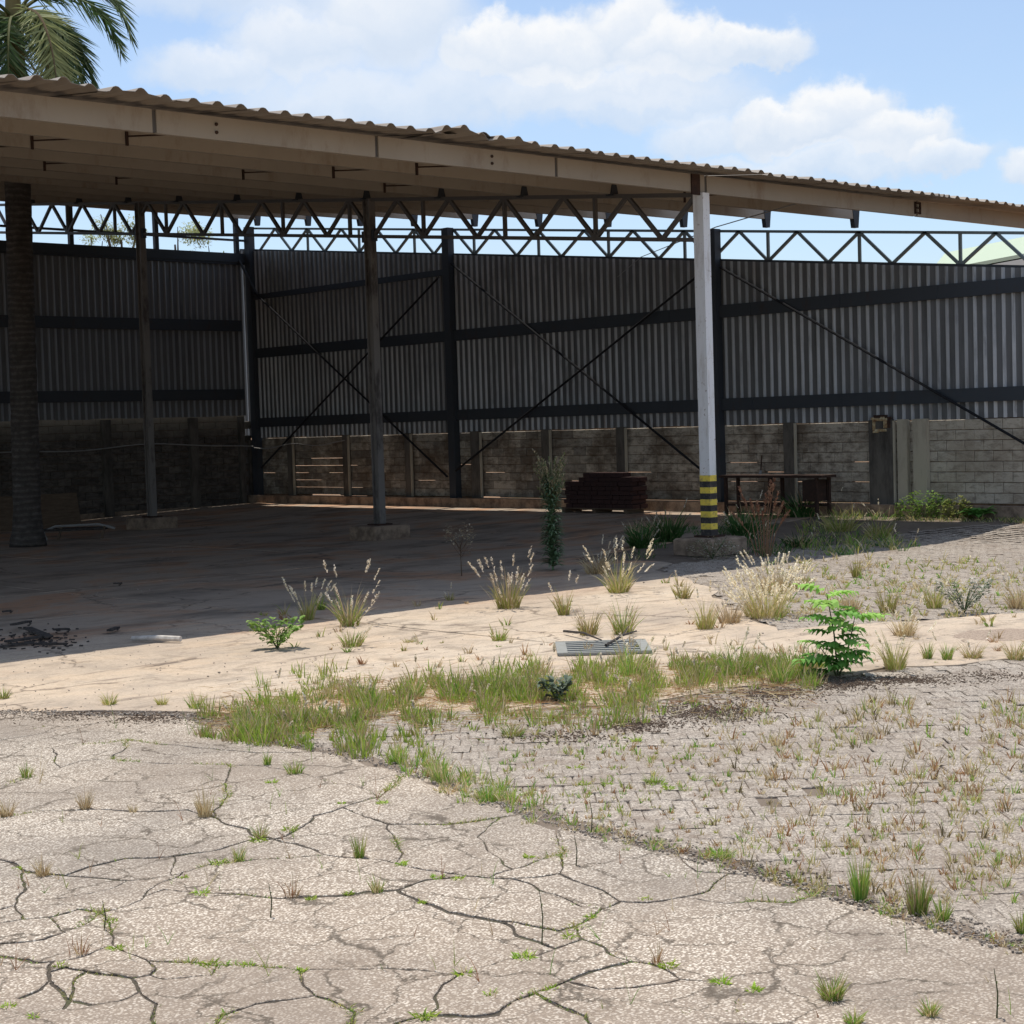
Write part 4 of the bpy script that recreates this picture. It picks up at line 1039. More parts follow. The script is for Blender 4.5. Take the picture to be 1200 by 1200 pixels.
# long pipe on the floor along the left wall
mb = MB(); a_, b_ = gat(140, 596), gat(262, 586); mb.tube([a_+Vector((0, 0, .12)), (a_+b_)/2+Vector((0, 0, .2)), b_+Vector((0, 0, .14))], .04, 7)
tag(mb.build('pipe', MAT['pipe']), 'long grey pipe lying along the foot of the far left wall', 'pipe')
# white pole lying at the shadow's edge
a_, b_ = at(155, 752), at(212, 753); mb = MB(); mb.tube([a_+Vector((0, 0, .035)), a_.lerp(b_, .5)+Vector((0, 0, .045)), b_+Vector((0, 0, .04))], [.025, .032, .03], 8)
tag(mb.build('pale_stick', MAT['pale_wood']), 'short bleached white stick on the concrete at the shadow edge', 'stick')
# charred boards at left
lab = ['longest charred board at the very left of the burnt pile', 'charred board lying across the middle of the burnt pile', 'short charred board raised at the back of the burnt pile', 'thin charred lath at the front of the burnt pile', 'small black board piece right of the burnt pile', 'charred lath crossing the right side of the burnt pile',
       'isolated black chip of wood right of the burnt pile by the floor joint', 'thin dark stick on the shaded floor behind the burnt pile at the left edge', 'small black lump on the shaded floor far behind the burnt pile']
for k, (x, y, dx, dy, wd, hh) in enumerate([(30, 752, 45, -6, .09, .03), (45, 745, 25, 10, .1, .04), (25, 738, 18, -8, .08, .10), (20, 758, 40, -4, .05, .02), (72, 742, 16, -2, .08, .05), (60, 757, 34, 1, .04, .02), (133, 741, 10, -4, .06, .04), (8, 719, 10, -1, .04, .03), (138, 687, 5, -1, .08, .05)]):
    a_, b_ = at(x-dx/2, y-dy/2), at(x+dx/2, y+dy/2); mb = MB(); mb.bar(a_+Vector((0, 0, hh)), b_+Vector((0, 0, .02+hh*.4)), wd, .022)
    mb.add([v for v in [b_, b_+Vector((.05, .02, .03)), b_+Vector((0, .06, .01))]], [(0, 1, 2)])
    tag(mb.build('charred_board', MAT['burnt']), lab[k], 'board', 'burnt wood scraps on the floor' if k < 7 else None)
# burnt ash patch
mb = MB()
for k in range(160):
    p = at(rnd.gauss(40, 26), rnd.gauss(750, 7)); mb.box(p+Vector((0, 0, .008)), (rnd.uniform(.01, .05), rnd.uniform(.01, .03), .012), (Vector((math.cos(k), math.sin(k), 0)), Vector((-math.sin(k), math.cos(k), 0)), Vector((0, 0, 1))))
tag(mb.build('ash_crumbs', MAT['burnt']), 'black crumbs and ash scattered round the charred boards', 'debris', kind='stuff')
# drain grate
c0 = at(706, 760); dr = thing('drain_grate', (c0.x, c0.y, 0), 'steel bar drain grate set in the sunlit concrete below a grass tuft', 'drain grate')
GL, GW = .80, .86
mb = MB(); mb.box((0, 0, .002), (GL, GW, .006), (U, V_, Vector((0, 0, 1)))); mb.build('shaft', MAT['dark'], dr)
mb = MB()
for s_ in (-1, 1): mb.box(V_*(s_*GW/2)+Vector((0, 0, .014)), (GL+.08, .035, .024), (U, V_, Vector((0, 0, 1)))); mb.box(U*(s_*GL/2)+Vector((0, 0, .0142)), (.10, GW, .0236), (U, V_, Vector((0, 0, 1))))
mb.build('frame', MAT['grate'], dr)
for i in range(6): mb = MB(); mb.box(V_*(-GW/2+.115+i*.138)+Vector((0, 0, .013)), (GL-.1, .058, .02), (U, V_, Vector((0, 0, 1)))); mb.build('bar', MAT['grate'], dr)
for k, (x, y, dx, dy, l_) in enumerate([(683, 750, 44, 12, 'thin dry twig lying across the left end of the drain grate'), (728, 753, 36, -16, 'forked dry twig lying across the right end of the drain grate')]):
    a_, b_ = at(x-dx/2, y-dy/2), at(x+dx/2, y+dy/2); mb = MB(); mb.tube([a_+Vector((0, 0, .04)), a_.lerp(b_, .5)+Vector((.02, 0, .07)), b_+Vector((0, 0, .05))], [.014, .012, .007], 6)
    if k: mb.tube([a_.lerp(b_, .5)+Vector((.02, 0, .07)), b_+Vector((-.05, .06, .10))], [.009, .004], 5)
    tag(mb.build('twig', MAT['burnt']), l_, 'twig')
# green-roofed building beyond
gb = thing('green_roofed_building', (0, 0, 0), 'distant building with pale green sheet roof seen over the right end of the wall', 'building')
def farp(x, y, D): d = ray(x, y); return Vector((d.x, d.y, d.z))*(D/d.dot(fwd))+Vector((0, 0, EYE))
D1 = 75; A_, B_ = farp(1090, 318, D1), farp(1108, 296, D1+8); A2, B2 = farp(1330, 318, D1-14), farp(1330, 276, D1-6)
A2.z = A_.z; B2.z = B_.z
mb = MB(); ba, bb = B_+(B_-A_)*1.0, B2+(B2-A2)*1.0; ba.z = A_.z; bb.z = A_.z
mb.add([A_, A2, B2, B_, ba, bb], [(0, 1, 2, 3), (3, 2, 5, 4)]); off = Vector((0, 0, -.15)); mb.add([v+off for v in (A_, A2, B2, B_, ba, bb)], [(3, 2, 1, 0), (4, 5, 2, 3)]); mb.add([A_, A2, A_+off, A2+off], [(0, 2, 3, 1)]); mb.build('roof', MAT['green_roof'], gb)
mb = MB(); ia, ia2, ib, ib2 = [v.copy() for v in (A_, A2, ba, bb)]
for v in (ia, ia2, ib, ib2): v.z -= .2
g0 = [Vector((v.x, v.y, 0)) for v in (ia, ia2, ib, ib2)]
mb.add([ia, ia2, ib, ib2]+g0, [(0, 1, 5, 4), (2, 0, 4, 6), (3, 2, 6, 7), (1, 3, 7, 5), ]); mb.add([ia, ib, B_+off], [(0, 1, 2)]); mb.build('wall', MAT['render'], gb)

# ------------------------------------------------------------------ vegetation
GREEN = [(.24, .40, .06), (.17, .33, .05), (.31, .44, .08), (.38, .44, .10)]
LEMON = [(.40, .52, .08), (.34, .48, .07)]
YEL = [(.44, .40, .12), (.36, .38, .09), (.52, .44, .18), (.30, .35, .08)]
STRAW = [(.58, .46, .26), (.66, .55, .34), (.48, .35, .19)]
RED = [(.40, .21, .11), (.48, .30, .15), (.33, .16, .08)]
WHITE = [(.78, .70, .54), (.86, .79, .66), (.66, .57, .40)]
DKG = [(.05, .12, .03), (.07, .16, .04), (.09, .19, .05)]
pick = lambda L: L[rnd.randrange(len(L))]
def vary(c, a=.15): k = 1+rnd.uniform(-a, a); return tuple(x*k for x in c)
def seedhead(mb, p, d, L, pal, dens=14, wd=.012):
    d = Vector(d).normalized()
    for i in range(dens):
        t = rnd.random(); q = Vector(p)+d*(L*t); r_ = L*.16*math.sin(math.pi*min(1, t*.8+.15))
        o = Vector((rnd.gauss(0, 1), rnd.gauss(0, 1), rnd.gauss(.3, .7))).normalized()
        mb.leaf(q, o*.8+d*1.1, r_*.9+wd*2.2, wd*1.7, vary(pick(pal)), .1)
def tuft(mb, n, h, r, pal, straw=.2, spread=.5, wd=.008, plumes=0, plpal=WHITE, base=(0, 0, 0), plh=1.25, pdens=14):
    for i in range(n):
        th = rnd.uniform(0, 2*math.pi); rq = math.sqrt(rnd.random()); rr = r*rq*.5; L = h*(.22+.9*rnd.random()**1.5)*(1-.35*rq*rq)
        p = Vector(base)+Vector((rr*math.cos(th), rr*math.sin(th), -.01)); lean = spread*rnd.uniform(.05, .5)+spread*rq*rnd.uniform(.2, 1.)
        th2 = th+rnd.uniform(-.9, .9)
        c = vary(pick(STRAW)) if rnd.random() < straw else vary(pick(pal))
        mb.blade(p, (math.cos(th2)*lean, math.sin(th2)*lean, 1), L, wd*rnd.uniform(.7, 1.3), rnd.uniform(.1, 1.1)*spread*1.8, c, seg=3, tipcol=vary(pick(STRAW)) if rnd.random() < .25 else None)
    for i in range(plumes):
        th = rnd.uniform(0, 2*math.pi); lean = spread*rnd.uniform(.15, .9); L = h*plh*rnd.uniform(.45, 1.1)
        p = Vector(base)+Vector((r*.3*math.cos(th), r*.3*math.sin(th), 0)); d = Vector((math.cos(th)*lean, math.sin(th)*lean, 1))
        q = mb.blade(p, d, L, wd*.5, rnd.uniform(.2, .9), vary(pick(STRAW)), seg=3)
        hl_ = min(.26, h*.24+.03); seedhead(mb, q-(q-p).normalized()*hl_*.9, (q-p), hl_, plpal, int(pdens*1.6), wd=.009)
    return mb
K = FPX
def dist(p): return (p-Vector((0, 0, EYE))).dot(fwd)
def px2m(p, px): return px*dist(p)/K
specs = [
 # x, y(base), height px, width px, palette, straw, spread, plumes, label
 (596, 713, 48, 46, 'Y', .25, .38, 26, 'tall yellow-green grass tuft full of white feathery heads, centre of the sunlit concrete'),
 (360, 726, 34, 26, 'Y', .35, .35, 16, 'thin grass tuft with white feathery heads at the shadow edge, leftmost of the plumed tufts'),
 (410, 733, 50, 36, 'G', .4, .55, 14, 'sparse tall plumed tuft whose stalks fan out beside the shadow edge'),
 (412, 757, 26, 40, 'G', .3, .5, 4, 'low bushy green tuft in front of the fanning plumed stalks'),
 (585, 750, 18, 30, 'G', .05, .6, 0, 'small bright green tuft alone on the pale concrete left of the drain'),
 (661, 721, 34, 22, 'Y', .3, .35, 3, 'narrow yellowish tuft above and left of the drain grate'),
 (690, 744, 40, 34, 'Y', .3, .5, 3, 'left half of the wispy grass growing behind the drain grate'),
 (730, 743, 44, 36, 'G', .35, .5, 4, 'right half of the wispy grass growing behind the drain grate'),
 (725, 694, 46, 40, 'Y', .4, .6, 20, 'pale plumed tuft in the shadow edge right of the tall weed'),
 (700, 672, 34, 44, 'S', .4, .7, 16, 'loose whitish plume grass standing behind the shadow edge, right of the tall weed'),
 (800, 701, 24, 30, 'Y', .3, .5, 3, 'small yellow tuft on the concrete left of the big plume clump'),
 (826, 737, 38, 34, 'Y', .3, .4, 5, 'yellow-green tuft left of and below the big plume clump'),
 (855, 730, 34, 40, 'S', .3, .5, 8, 'straw coloured tuft touching the left foot of the big plume clump'),
 (897, 722, 46, 84, 'Y', .4, .55, 100, 'biggest clump of yellow grass with dense white plumes, in front of the striped column'),
 (905, 694, 34, 56, 'S', .3, .6, 34, 'white plume grass tuft close behind the biggest plume clump'),
 (930, 690, 28, 60, 'Y', .3, .6, 6, 'low yellow grass patch right of the biggest plume clump'),
 (1004, 676, 26, 16, 'Y', .2, .3, 1, 'small upright tuft at the start of the far pavers'),
 (1040, 717, 36, 30, 'Y', .3, .4, 4, 'yellow tuft on the far pavers behind the leafy sapling'),
 (997, 716, 30, 26, 'S', .5, .4, 3, 'dry straw tuft close left of the yellow tuft on the far pavers'),
 (1095, 712, 34, 30, 'Y', .3, .4, 4, 'yellow tuft touching the left side of the grey flowering bush'),
 (1193, 712, 38, 36, 'S', .5, .6, 6, 'spreading straw-coloured tuft at the right border on the far pavers'),
 (1049, 783, 44, 42, 'Y', .35, .42, 8, 'fan-shaped yellowish tuft just right of the leafy sapling'),
 (1087, 772, 24, 16, 'G', .1, .35, 0, 'small green tuft on the band edge, left one of two neighbours'),
 (1110, 773, 24, 18, 'G', .1, .35, 2, 'small green tuft on the band edge, right one of two neighbours'),
 (1140, 771, 26, 32, 'Y', .6, .8, 2, 'wide open straw tuft on the band edge below the dark patch'),
 (1190, 772, 30, 30, 'Y', .4, .6, 2, 'ragged tuft on the band edge at the right border'),
 (740, 792, 40, 44, 'G', .25, .5, 3, 'green tuft near the drain in the middle grass strip'),
 (486, 818, 34, 36, 'G', .2, .5, 1, 'bright tuft in the left half of the middle grass strip'),
 (607, 812, 36, 34, 'G', .1, .5, 0, 'fresh green tuft standing up in the centre of the grass strip'),
 (862, 792, 48, 54, 'G', .1, .5, 2, 'tallest fresh green tuft at the right half of the grass strip'),
 (915, 800, 36, 40, 'G', .15, .5, 2, 'green tuft at the right end of the grass strip left of the sapling'),
 (231, 830, 26, 28, 'G', .2, .5, 0, 'small green tuft at the left end of the grass strip'),
 (128, 826, 20, 24, 'Y', .3, .6, 0, 'wispy tuft on the tan concrete at left, above the cracked pavement'),
 (190, 826, 18, 20, 'Y', .3, .6, 0, 'wispy little tuft just left of the grass strip end'),
 (4, 818, 18, 20, 'G', .2, .6, 0, 'small tuft cut by the left border above the cracked pavement'),
 (463, 893, 24, 26, 'G', .1, .5, 0, 'green tuft on the pavement edge below the grass strip, upper one of three'),
 (518, 916, 34, 44, 'G', .25, .45, 1, 'thick yellow-tipped tuft on the diagonal pavement edge, middle one of three'),
 (572, 938, 28, 44, 'G', .1, .5, 1, 'bright tuft on the diagonal pavement edge, lower one of three'),
 (345, 906, 22, 30, 'G', .3, .5, 0, 'brownish-green tuft at the upper middle of the cracked pavement'),
 (313, 896, 20, 12, 'G', .2, .3, 0, 'narrow tuft in the crack left of the brownish-green tuft'),
 (31, 911, 22, 18, 'G', .3, .35, 0, 'upright tuft on the cracked pavement near the left border, upper one'),
 (8, 957, 30, 20, 'S', .4, .5, 0, 'dry open tuft at the left border of the cracked pavement'),
 (100, 948, 30, 18, 'S', .3, .45, 0, 'thin dry tuft in a crack in the upper left of the cracked pavement'),
 (156, 952, 16, 14, 'S', .3, .5, 0, 'tiny dry tuft right of the thin dry tuft in the upper left cracks'),
 (240, 957, 40, 26, 'S', .4, .35, 0, 'tall dry stalks rising from a crack, upper left centre of the pavement'),
 (421, 1004, 32, 20, 'G', .3, .22, 0, 'dense upright green tuft alone in the centre of the cracked pavement'),
 (442, 1045, 26, 20, 'G', .5, .4, 0, 'upright tuft in the crack just below the dense upright tuft'),
 (280, 1008, 22, 20, 'G', .4, .4, 0, 'small tuft at the crack junction left of centre'),
 (305, 982, 24, 20, 'G', .4, .5, 0, 'spiky small tuft above the crack junction left of centre'),
 (50, 1026, 28, 22, 'S', .3, .5, 0, 'thin dry tuft low at the left border of the cracked pavement'),
 (95, 1118, 34, 22, 'R', .2, .4, 0, 'reddish stalks in a crack at the lower left'),
 (342, 1050, 38, 24, 'R', .3, .5, 0, 'branching reddish dry stalks in the crack left of centre'),
 (975, 1170, 42, 40, 'G', .25, .5, 0, 'large spiky green tuft on the long crack at the lower right'),
 (1000, 1198, 24, 30, 'G', .2, .5, 0, 'tuft cut by the lower border below the large spiky tuft'),
 (1008, 1055, 66, 24, 'G', .1, .2, 0, 'tall narrow bluish-green tuft where pavers meet the cracked pavement'),
 (1076, 1070, 62, 38, 'G', .3, .22, 0, 'tall dense green tuft on the paver edge at right, the fullest there'),
 (1104, 1078, 34, 22, 'G', .1, .4, 0, 'lower green tuft right beside the fullest tuft on the paver edge'),
 (845, 1004, 20, 50, 'G', .1, .8, 0, 'low spreading green weed on the border between pavers and pavement'),
 (766, 988, 14, 40, 'G', .1, .8, 0, 'flat green weed on the paver border left of the spreading one'),
 (1198, 1092, 40, 20, 'G', .2, .4, 0, 'green tuft cut by the right border on the paver edge'),
 (770, 1128, 30, 18, 'R', .3, .4, 0, 'small dry reddish stalks where cracks meet at the lower right centre'),
 (1090, 1190, 30, 24, 'G', .5, .6, 0, 'sparse tuft on the long crack near the lower right corner'),
 (765, 918, 18, 26, 'G', 0, .7, 0, 'small bright green clump among the pavers'),
 (600, 862, 22, 40, 'G', .3, .7, 0, 'grass clump at the upper left corner of the pavers'),
 (1137, 905, 30, 20, 'R', .5, .35, 0, 'taller reddish-yellow tuft in the paver joints at right'),
 (1135, 930, 26, 22, 'R', .4, .4, 0, 'reddish tuft directly below the taller one in the paver joints at right'),
 (940, 605, 34, 50, 'D', .1, .6, 0, 'dark green grass clump in the shade right of the striped column, nearest to it'),
 (985, 622, 36, 60, 'Y', .2, .8, 0, 'olive grass clump in the shade in the middle of the strip by the block wall'),
 (1030, 628, 26, 50, 'Y', .3, .8, 0, 'thin olive grass clump at the right end of the shaded strip'),
 (935, 640, 22, 50, 'D', .2, .7, 0, 'low dark grass right behind the plume clumps'),
 (872, 630, 40, 44, 'D', .0, .5, 4, 'dark green broad-bladed grass just right of the striped column foot'),
 (783, 634, 40, 44, 'D', .0, .55, 3, 'dark green broad-bladed grass just left of the striped column foot'),
 (752, 641, 34, 44, 'D', .0, .6, 4, 'dark green grass at the left end of the shaded clump by the footing'),
 (480, 752, 8, 26, 'Y', .2, .9, 0, 'flat little weed in the concrete joint left of centre'),
 (376, 715, 22, 14, 'G', .0, .4, 0, 'faint green tuft in the shade behind the leftmost plumed tuft'),
 (527, 704, 14, 12, 'Y', .2, .4, 2, 'tiny plumed tuft on the shadow edge below the dead weed'),
 (1060, 745, 34, 40, 'S', .6, .6, 5, 'wispy straw grass behind the fan-shaped tuft'),
]
PAL = dict(G=GREEN+GREEN+YEL, Y=YEL, S=STRAW, R=RED, D=DKG)
def base_at(x, y): return gat(x, y)
for x, y, hp, wp, pal, straw, spread, pl, label in specs:
    p = base_at(x, y); h = px2m(p, hp); r = px2m(p, wp)/2; mb = MB(); d = dist(p)
    hp *= 1.12; h *= 1.12
    n = int(min(420, 24+wp*2.6+hp*1.5)*(1.3 if pal == 'D' else 1)); wd = max(.0055, d*.00055)*(1.9 if pal == 'D' else 1)
    if pal == 'R': n = max(10, n//4)
    if hp < 18: n = n*2//3
    tuft(mb, n, h, r*1.1, PAL[pal], straw, spread, wd, pl, base=(0, 0, 0), plh=1.0, pdens=14)
    tag(mb.build('grass_tuft', MAT['plant'], loc=p), label, 'grass tuft', 'grass tufts growing through the yard')

# scattered little sprouts in the pavers, moss in the cracks, grass strip: beyond counting
mb = MB(); r5 = random.Random(21)
def sprout(x, y, hp, pal, n=7, sp=.5):
    p = gat(x, y); h = px2m(p, hp)
    tuft(mb, n, h, h*.5, pal, .35, sp, max(.005, dist(p)*.0008), 0, base=p)
for k in range(2100):
    x, y = r5.uniform(590, 1230), r5.uniform(822, 1060)
    q = gat(x, y)
    if not in_low(q.x, q.y): continue
    dens = noise.noise(Vector((x*.012, y*.03, 1)))
    if dens < r5.uniform(-.6, .3): continue
    sprout(x, y, r5.uniform(7, 30)*(.6+.4*(x > 850)), r5.choice([RED, RED, STRAW, YEL, GREEN, [(.16, .12, .06), (.22, .17, .08)]]) if x > 820 else r5.choice([GREEN, GREEN, YEL, RED]), r5.randint(5, 16), .5)
for k in range(520):
    x, y = r5.uniform(900, 1230), r5.uniform(655, 728); q = gat(x, y)
    if in_up(q.x, q.y): sprout(x, y, r5.uniform(5, 18), r5.choice([YEL, STRAW, GREEN, YEL]), 9, .7)
for k in range(170):      # thick tufts down the pavement edge
    t_ = r5.random(); x = 455+t_*170+r5.gauss(0, 8); y = 893+t_*62+r5.gauss(-8, 8)
    if noise.noise(Vector((x*.05, 7, 1))) < r5.uniform(-.4, .2): continue
    sprout(x, y, r5.uniform(12, 30), r5.choice([GREEN, LEMON, YEL]), r5.randint(10, 24), .45)
for k in range(330):      # weeds trailing down the seam
    i_ = r5.randrange(9, 18); t_ = r5.random(); (x0_, y0_), (x1_, y1_) = ((470, 900), (560, 935), (620, 957), (700, 980), (800, 1003), (900, 1030), (1000, 1058), (1100, 1090), (1200, 1115), (1240, 1127))[i_-9:i_-7] if i_ < 18 else ((1100, 1090), (1200, 1115))
    x, y = x0_+t_*(x1_-x0_), y0_+t_*(y1_-y0_)+r5.gauss(-3, 5)
    if noise.noise(Vector((x*.02, 3, 1))) < r5.uniform(-.4, .15): continue
    sprout(x, y, r5.uniform(5, 26), r5.choice([GREEN, GREEN, YEL, RED, STRAW]), r5.randint(6, 22), r5.uniform(.4, 1.))
tag(mb.build('paver_sprouts', MAT['plant']), 'tiny dry and green sprouts rising from the paver joints', 'weeds', kind='stuff')
mb = MB()
for k in range(3300):
    t = r5.random(); x = 232+t*730
    cy = 838-30*sst((x-230)/250)-32*sst((x-560)/350)+ (12 if x < 500 else 0)
    y = cy+r5.gauss(6, 17+8*math.sin(x*.02))+(r5.random()*26 if 330 < x < 600 and r5.random() < .45 else 0)
    lo = 876+(x-320)*.15 if x < 600 else 872-(x-600)*.12
    if y > lo or y < 772: continue
    dn = noise.noise(Vector((x*.025, y*.05, 4)))
    if dn < -.15: continue
    p = gat(x, y); h = px2m(p, r5.uniform(12, 38)*(.75+dn)); q = r5.random()
    tuft(mb, r5.randint(8, 18), h, h*.7, (GREEN+LEMON+LEMON) if q < .62 else (YEL if q < .86 else STRAW), .14, .38, .0110, 1 if r5.random() < .03 else 0, base=p)
tag(mb.build('grass_strip', MAT['plant']), 'ragged strip of green and straw grass between concrete, pavers and cracked pavement', 'grass', kind='stuff')
mb = MB()   # thatch, dead runners
for k in range(5200):
    x = r5.uniform(240, 960); y = 842-30*sst((x-230)/250)-30*sst((x-560)/350)+r5.gauss(10, 16)
    if y < 775 or y > 866+(x-320)*.1: continue
    p = gat(x, y); th = r5.uniform(0, 6.28); mb.blade(p+Vector((0, 0, .012)), (math.cos(th), math.sin(th), .12), r5.uniform(.06, .22), .006, .3, vary(pick(STRAW+RED)), seg=2)
tag(mb.build('dead_thatch', MAT['plant']), 'dry brown runners and straw lying under the grass strip', 'thatch', kind='stuff')
mb = MB()   # grass in the shaded strip beside the long wall
for k in range(900):
    x = r5.uniform(740, 1075); y = r5.uniform(600, 655)
    if y > 660-(x-850)*.07 or (x < 850 and (y < 618)) or (y < 606 and x < 900): continue
    if noise.noise(Vector((x*.02, y*.06, 9))) < -.2: continue
    if 785 < x < 865 and y > 628: continue
    p = gat(x, y); pal = DKG if x < 930 else r5.choice([DKG, YEL, GREEN]); h = px2m(p, r5.uniform(10, 26))
    tuft(mb, 9, h, h*.6, pal, .12, .7, .014, 1 if r5.random() < .05 else 0, base=p)
for k in range(620):
    x = r5.uniform(1050, 1215); y = r5.uniform(599, 622); p = gat(x, y); tuft(mb, 6, px2m(p, r5.uniform(4, 11)), .12, DKG+YEL, .3, .8, .012, base=p)
tag(mb.build('shaded_grass', MAT['plant']), 'unmown grass filling the shaded strip between striped column and block wall', 'grass', kind='stuff')
mb = MB()
for k in range(330):
    x, y = r5.uniform(300, 1230), r5.uniform(668, 790); q = gat(x, y)
    if noise.noise(Vector((x*.014, y*.04, 6))) < .02 or not (inpoly(q.x, q.y, ap_poly) or inpoly(q.x, q.y, band_poly)): continue
    if y < 700-(x-560)*.08: continue
    sprout(x, y, r5.uniform(6, 24), r5.choice([YEL, STRAW, GREEN, STRAW, RED]), r5.randint(4, 22), r5.uniform(.4, .9))
tag(mb.build('apron_sprouts', MAT['plant']), 'little dry sprouts dotted along joints of the sunlit concrete', 'weeds', kind='stuff')
mb = MB()
for k in range(260):     # wiry dead stalks everywhere
    x, y = r5.uniform(0, 1230), r5.uniform(850, 1195); p = gat(x, y)
    if noise.noise(Vector((x*.01, y*.02, 2))) < .0: continue
    h = px2m(p, r5.uniform(10, 50)); c_ = vary(pick(STRAW+RED+GREEN)); mb.blade(p, (r5.gauss(0, .2), r5.gauss(0, .2), 1), h, .0042, r5.uniform(.1, .7), c_, seg=3)
    for _ in range(r5.randint(0, 4)): mb.blade(p, (r5.gauss(0, .5), r5.gauss(0, .5), 1), h*r5.uniform(.2, .8), .0042, .5, vary(c_), seg=2)
tag(mb.build('wiry_stalks', MAT['plant']), 'single wiry dead stalks standing in cracks and joints', 'weeds', kind='stuff')
used_l = set()
LIME = [(.34, .50, .05), (.28, .44, .05), (.44, .54, .08)]
for k, (x, y, w_) in enumerate([(237, 1047, 22), (365, 1053, 14), (408, 1047, 12), (245, 1130, 24), (290, 1131, 18), (352, 1138, 18), (130, 1080, 16), (137, 1112, 20), (70, 1132, 18), (495, 1057, 12), (470, 1013, 16), (512, 1028, 16), (536, 1030, 16), (258, 1012, 24), (400, 942, 12), (448, 941, 14), (340, 973, 20), (304, 985, 22), (318, 917, 14), (545, 1142, 24), (614, 1122, 28), (667, 1098, 20), (692, 1075, 14), (497, 1192, 34), (782, 1132, 24), (845, 1152, 26), (884, 1160, 20), (574, 1165, 18), (645, 1160, 20), (20, 1018, 14), (215, 1028, 12), (757, 1054, 14), (770, 918, 26), (783, 924, 18), (686, 919, 16), (712, 919, 14), (676, 901, 18), (745, 868, 16), (620, 1004, 14), (838, 1000, 20), (10, 1180, 20), (40, 1192, 18)]):
    c_ = [t_ for t_ in specs if t_[8].split()[0] not in ('left', 'right')]
    while True:      # say which one by the nearest larger tuft
        t_ = min(c_, key=lambda t_: (t_[0]-x)**2+4*(t_[1]-y)**2); dx_, dy_ = x-t_[0], y-t_[1]
        d_ = ('left of' if dx_ < 0 else 'right of') if abs(dx_) > 1.2*abs(dy_) else ('behind' if dy_ < 0 else 'in front of')
        w1 = 'close ' if hypot(dx_, dy_) < 45 else ('some way ' if hypot(dx_, dy_) < 95 else 'far ')
        t8 = t_[8].split(',')[0].split()[:8]
        while t8[-1] in ('in', 'the', 'a', 'of', 'on', 'at', 'and', 'with', 'left', 'just', 'by', 'full', 'where', 'cracked', 'crack', 'upper', 'lower'): t8 = t8[:-1]
        lb_ = 'lime-green weed clump '+w1+d_+' the '+' '.join(t8)
        if lb_ not in used_l: used_l.add(lb_); break
        c_ = [q_ for q_ in c_ if q_ is not t_]
    p = gat(x, y); mb = MB(); r_ = px2m(p, w_)/2; tuft(mb, 60, r_*1.3, r_*1.6, LIME, .06, 1.1, .0085)
    tag(mb.build('weed_clump', MAT['plant'], loc=p+Vector((0, 0, .004))), lb_, 'weed', 'small lime-green clumps in cracks')
# moss and seedlings along the pavement cracks
mb = MB()
for line in cracklines:
    for i in range(0, len(line)):
        a = line[i]
        nz = noise.noise(Vector((a[0]*2.2, a[1]*2.2, 8)))
        if nz < .08: continue
        for _ in range(5 if nz > .3 else (3 if nz > .12 else 1)):
            p = Vector((a[0]+r5.gauss(0, .008), a[1]+r5.gauss(0, .008), -.006)); h = r5.uniform(.016, .042)*(1 if nz < .3 else 1.5)
            tuft(mb, 5, h, .024, GREEN+YEL, .12, 1.0, .0075, base=p)
tag(mb.build('crack_moss', MAT['plant']), 'low green moss and seedlings lining the pavement cracks', 'moss', kind='stuff')
# fine single stalks in the cracks (things)
for k, (x, y, hp, l_) in enumerate([(122, 1090, 34, 'single thin green stalk in a crack left of the large lower plate'), (635, 1105, 62, 'tall single thin stalk at the crack right of the large lower plate'), (675, 1015, 36, 'single dark stalk where the cracked pavement meets the pavers'), (1168, 1193, 58, 'tall thin wiry stalk at the lower right corner'), (317, 1075, 40, 'single wiry stalk on the large lower plate'), (693, 975, 38, 'single grey stalk on the paver border')]):
    p = gat(x, y); mb = MB(); h = px2m(p, hp); mb.tube([(0, 0, -.01), (.01, 0, h*.5), (.004, .01, h)], [.004, .003, .0015], 5, col=(.10, .11, .05))
    for i in range(5): mb.leaf((.006, 0, h*(.2+.16*i)), (math.cos(i*2.3), math.sin(i*2.3), .9), h*.12, .006, (.12, .14, .05))
    tag(mb.build('weed_stalk', MAT['plant'], loc=p), l_, 'weed')

# tall fleabane-like weed in front of the shade
p = gat(648, 668); H = px2m(p, 136); wd_ = thing('tall_weed', p, 'tall single leafy weed with a brush-like flowering top standing at the shadow edge', 'weed')
mb = MB(); mb.tube([(0, 0, 0), (.01, 0, H*.5), (.03, .01, H*.93)], [.018, .014, .006], 7, col=(.12, .16, .07)); mb.build('stem', MAT['plant'], wd_)
mb = MB()
for i in range(640):
    t = rnd.random()*.76; z = H*(.02+t); th = i*2.4; L = .19*(1-.25*t)
    mb.leaf((.01*t, 0, z), (math.cos(th), math.sin(th), .2+.8*rnd.random()), L*1.35, .042, vary(pick([(.20, .30, .16), (.28, .37, .22), (.13, .22, .10)])), .35)
mb.build('foliage', MAT['plant'], wd_)
mb = MB()
for i in range(54):
    th = i*2.4; z0 = H*rnd.uniform(.5, .78); L = H*rnd.uniform(.16, .30); d = Vector((math.cos(th)*.62, math.sin(th)*.62, 1)).normalized()
    q = Vector((.02, 0, z0)); mb.tube([q, q+d*L], [.005, .002], 5, col=(.16, .18, .08))
    for k in range(24):
        s_ = q+d*L*rnd.uniform(.3, 1.0); mb.leaf(s_, (rnd.gauss(0, .6), rnd.gauss(0, .6), 1), .06, .020, vary(pick([(.42, .38, .23), (.5, .42, .26), (.22, .27, .12)])), .1)
mb.build('flower_heads', MAT['plant'], wd_)
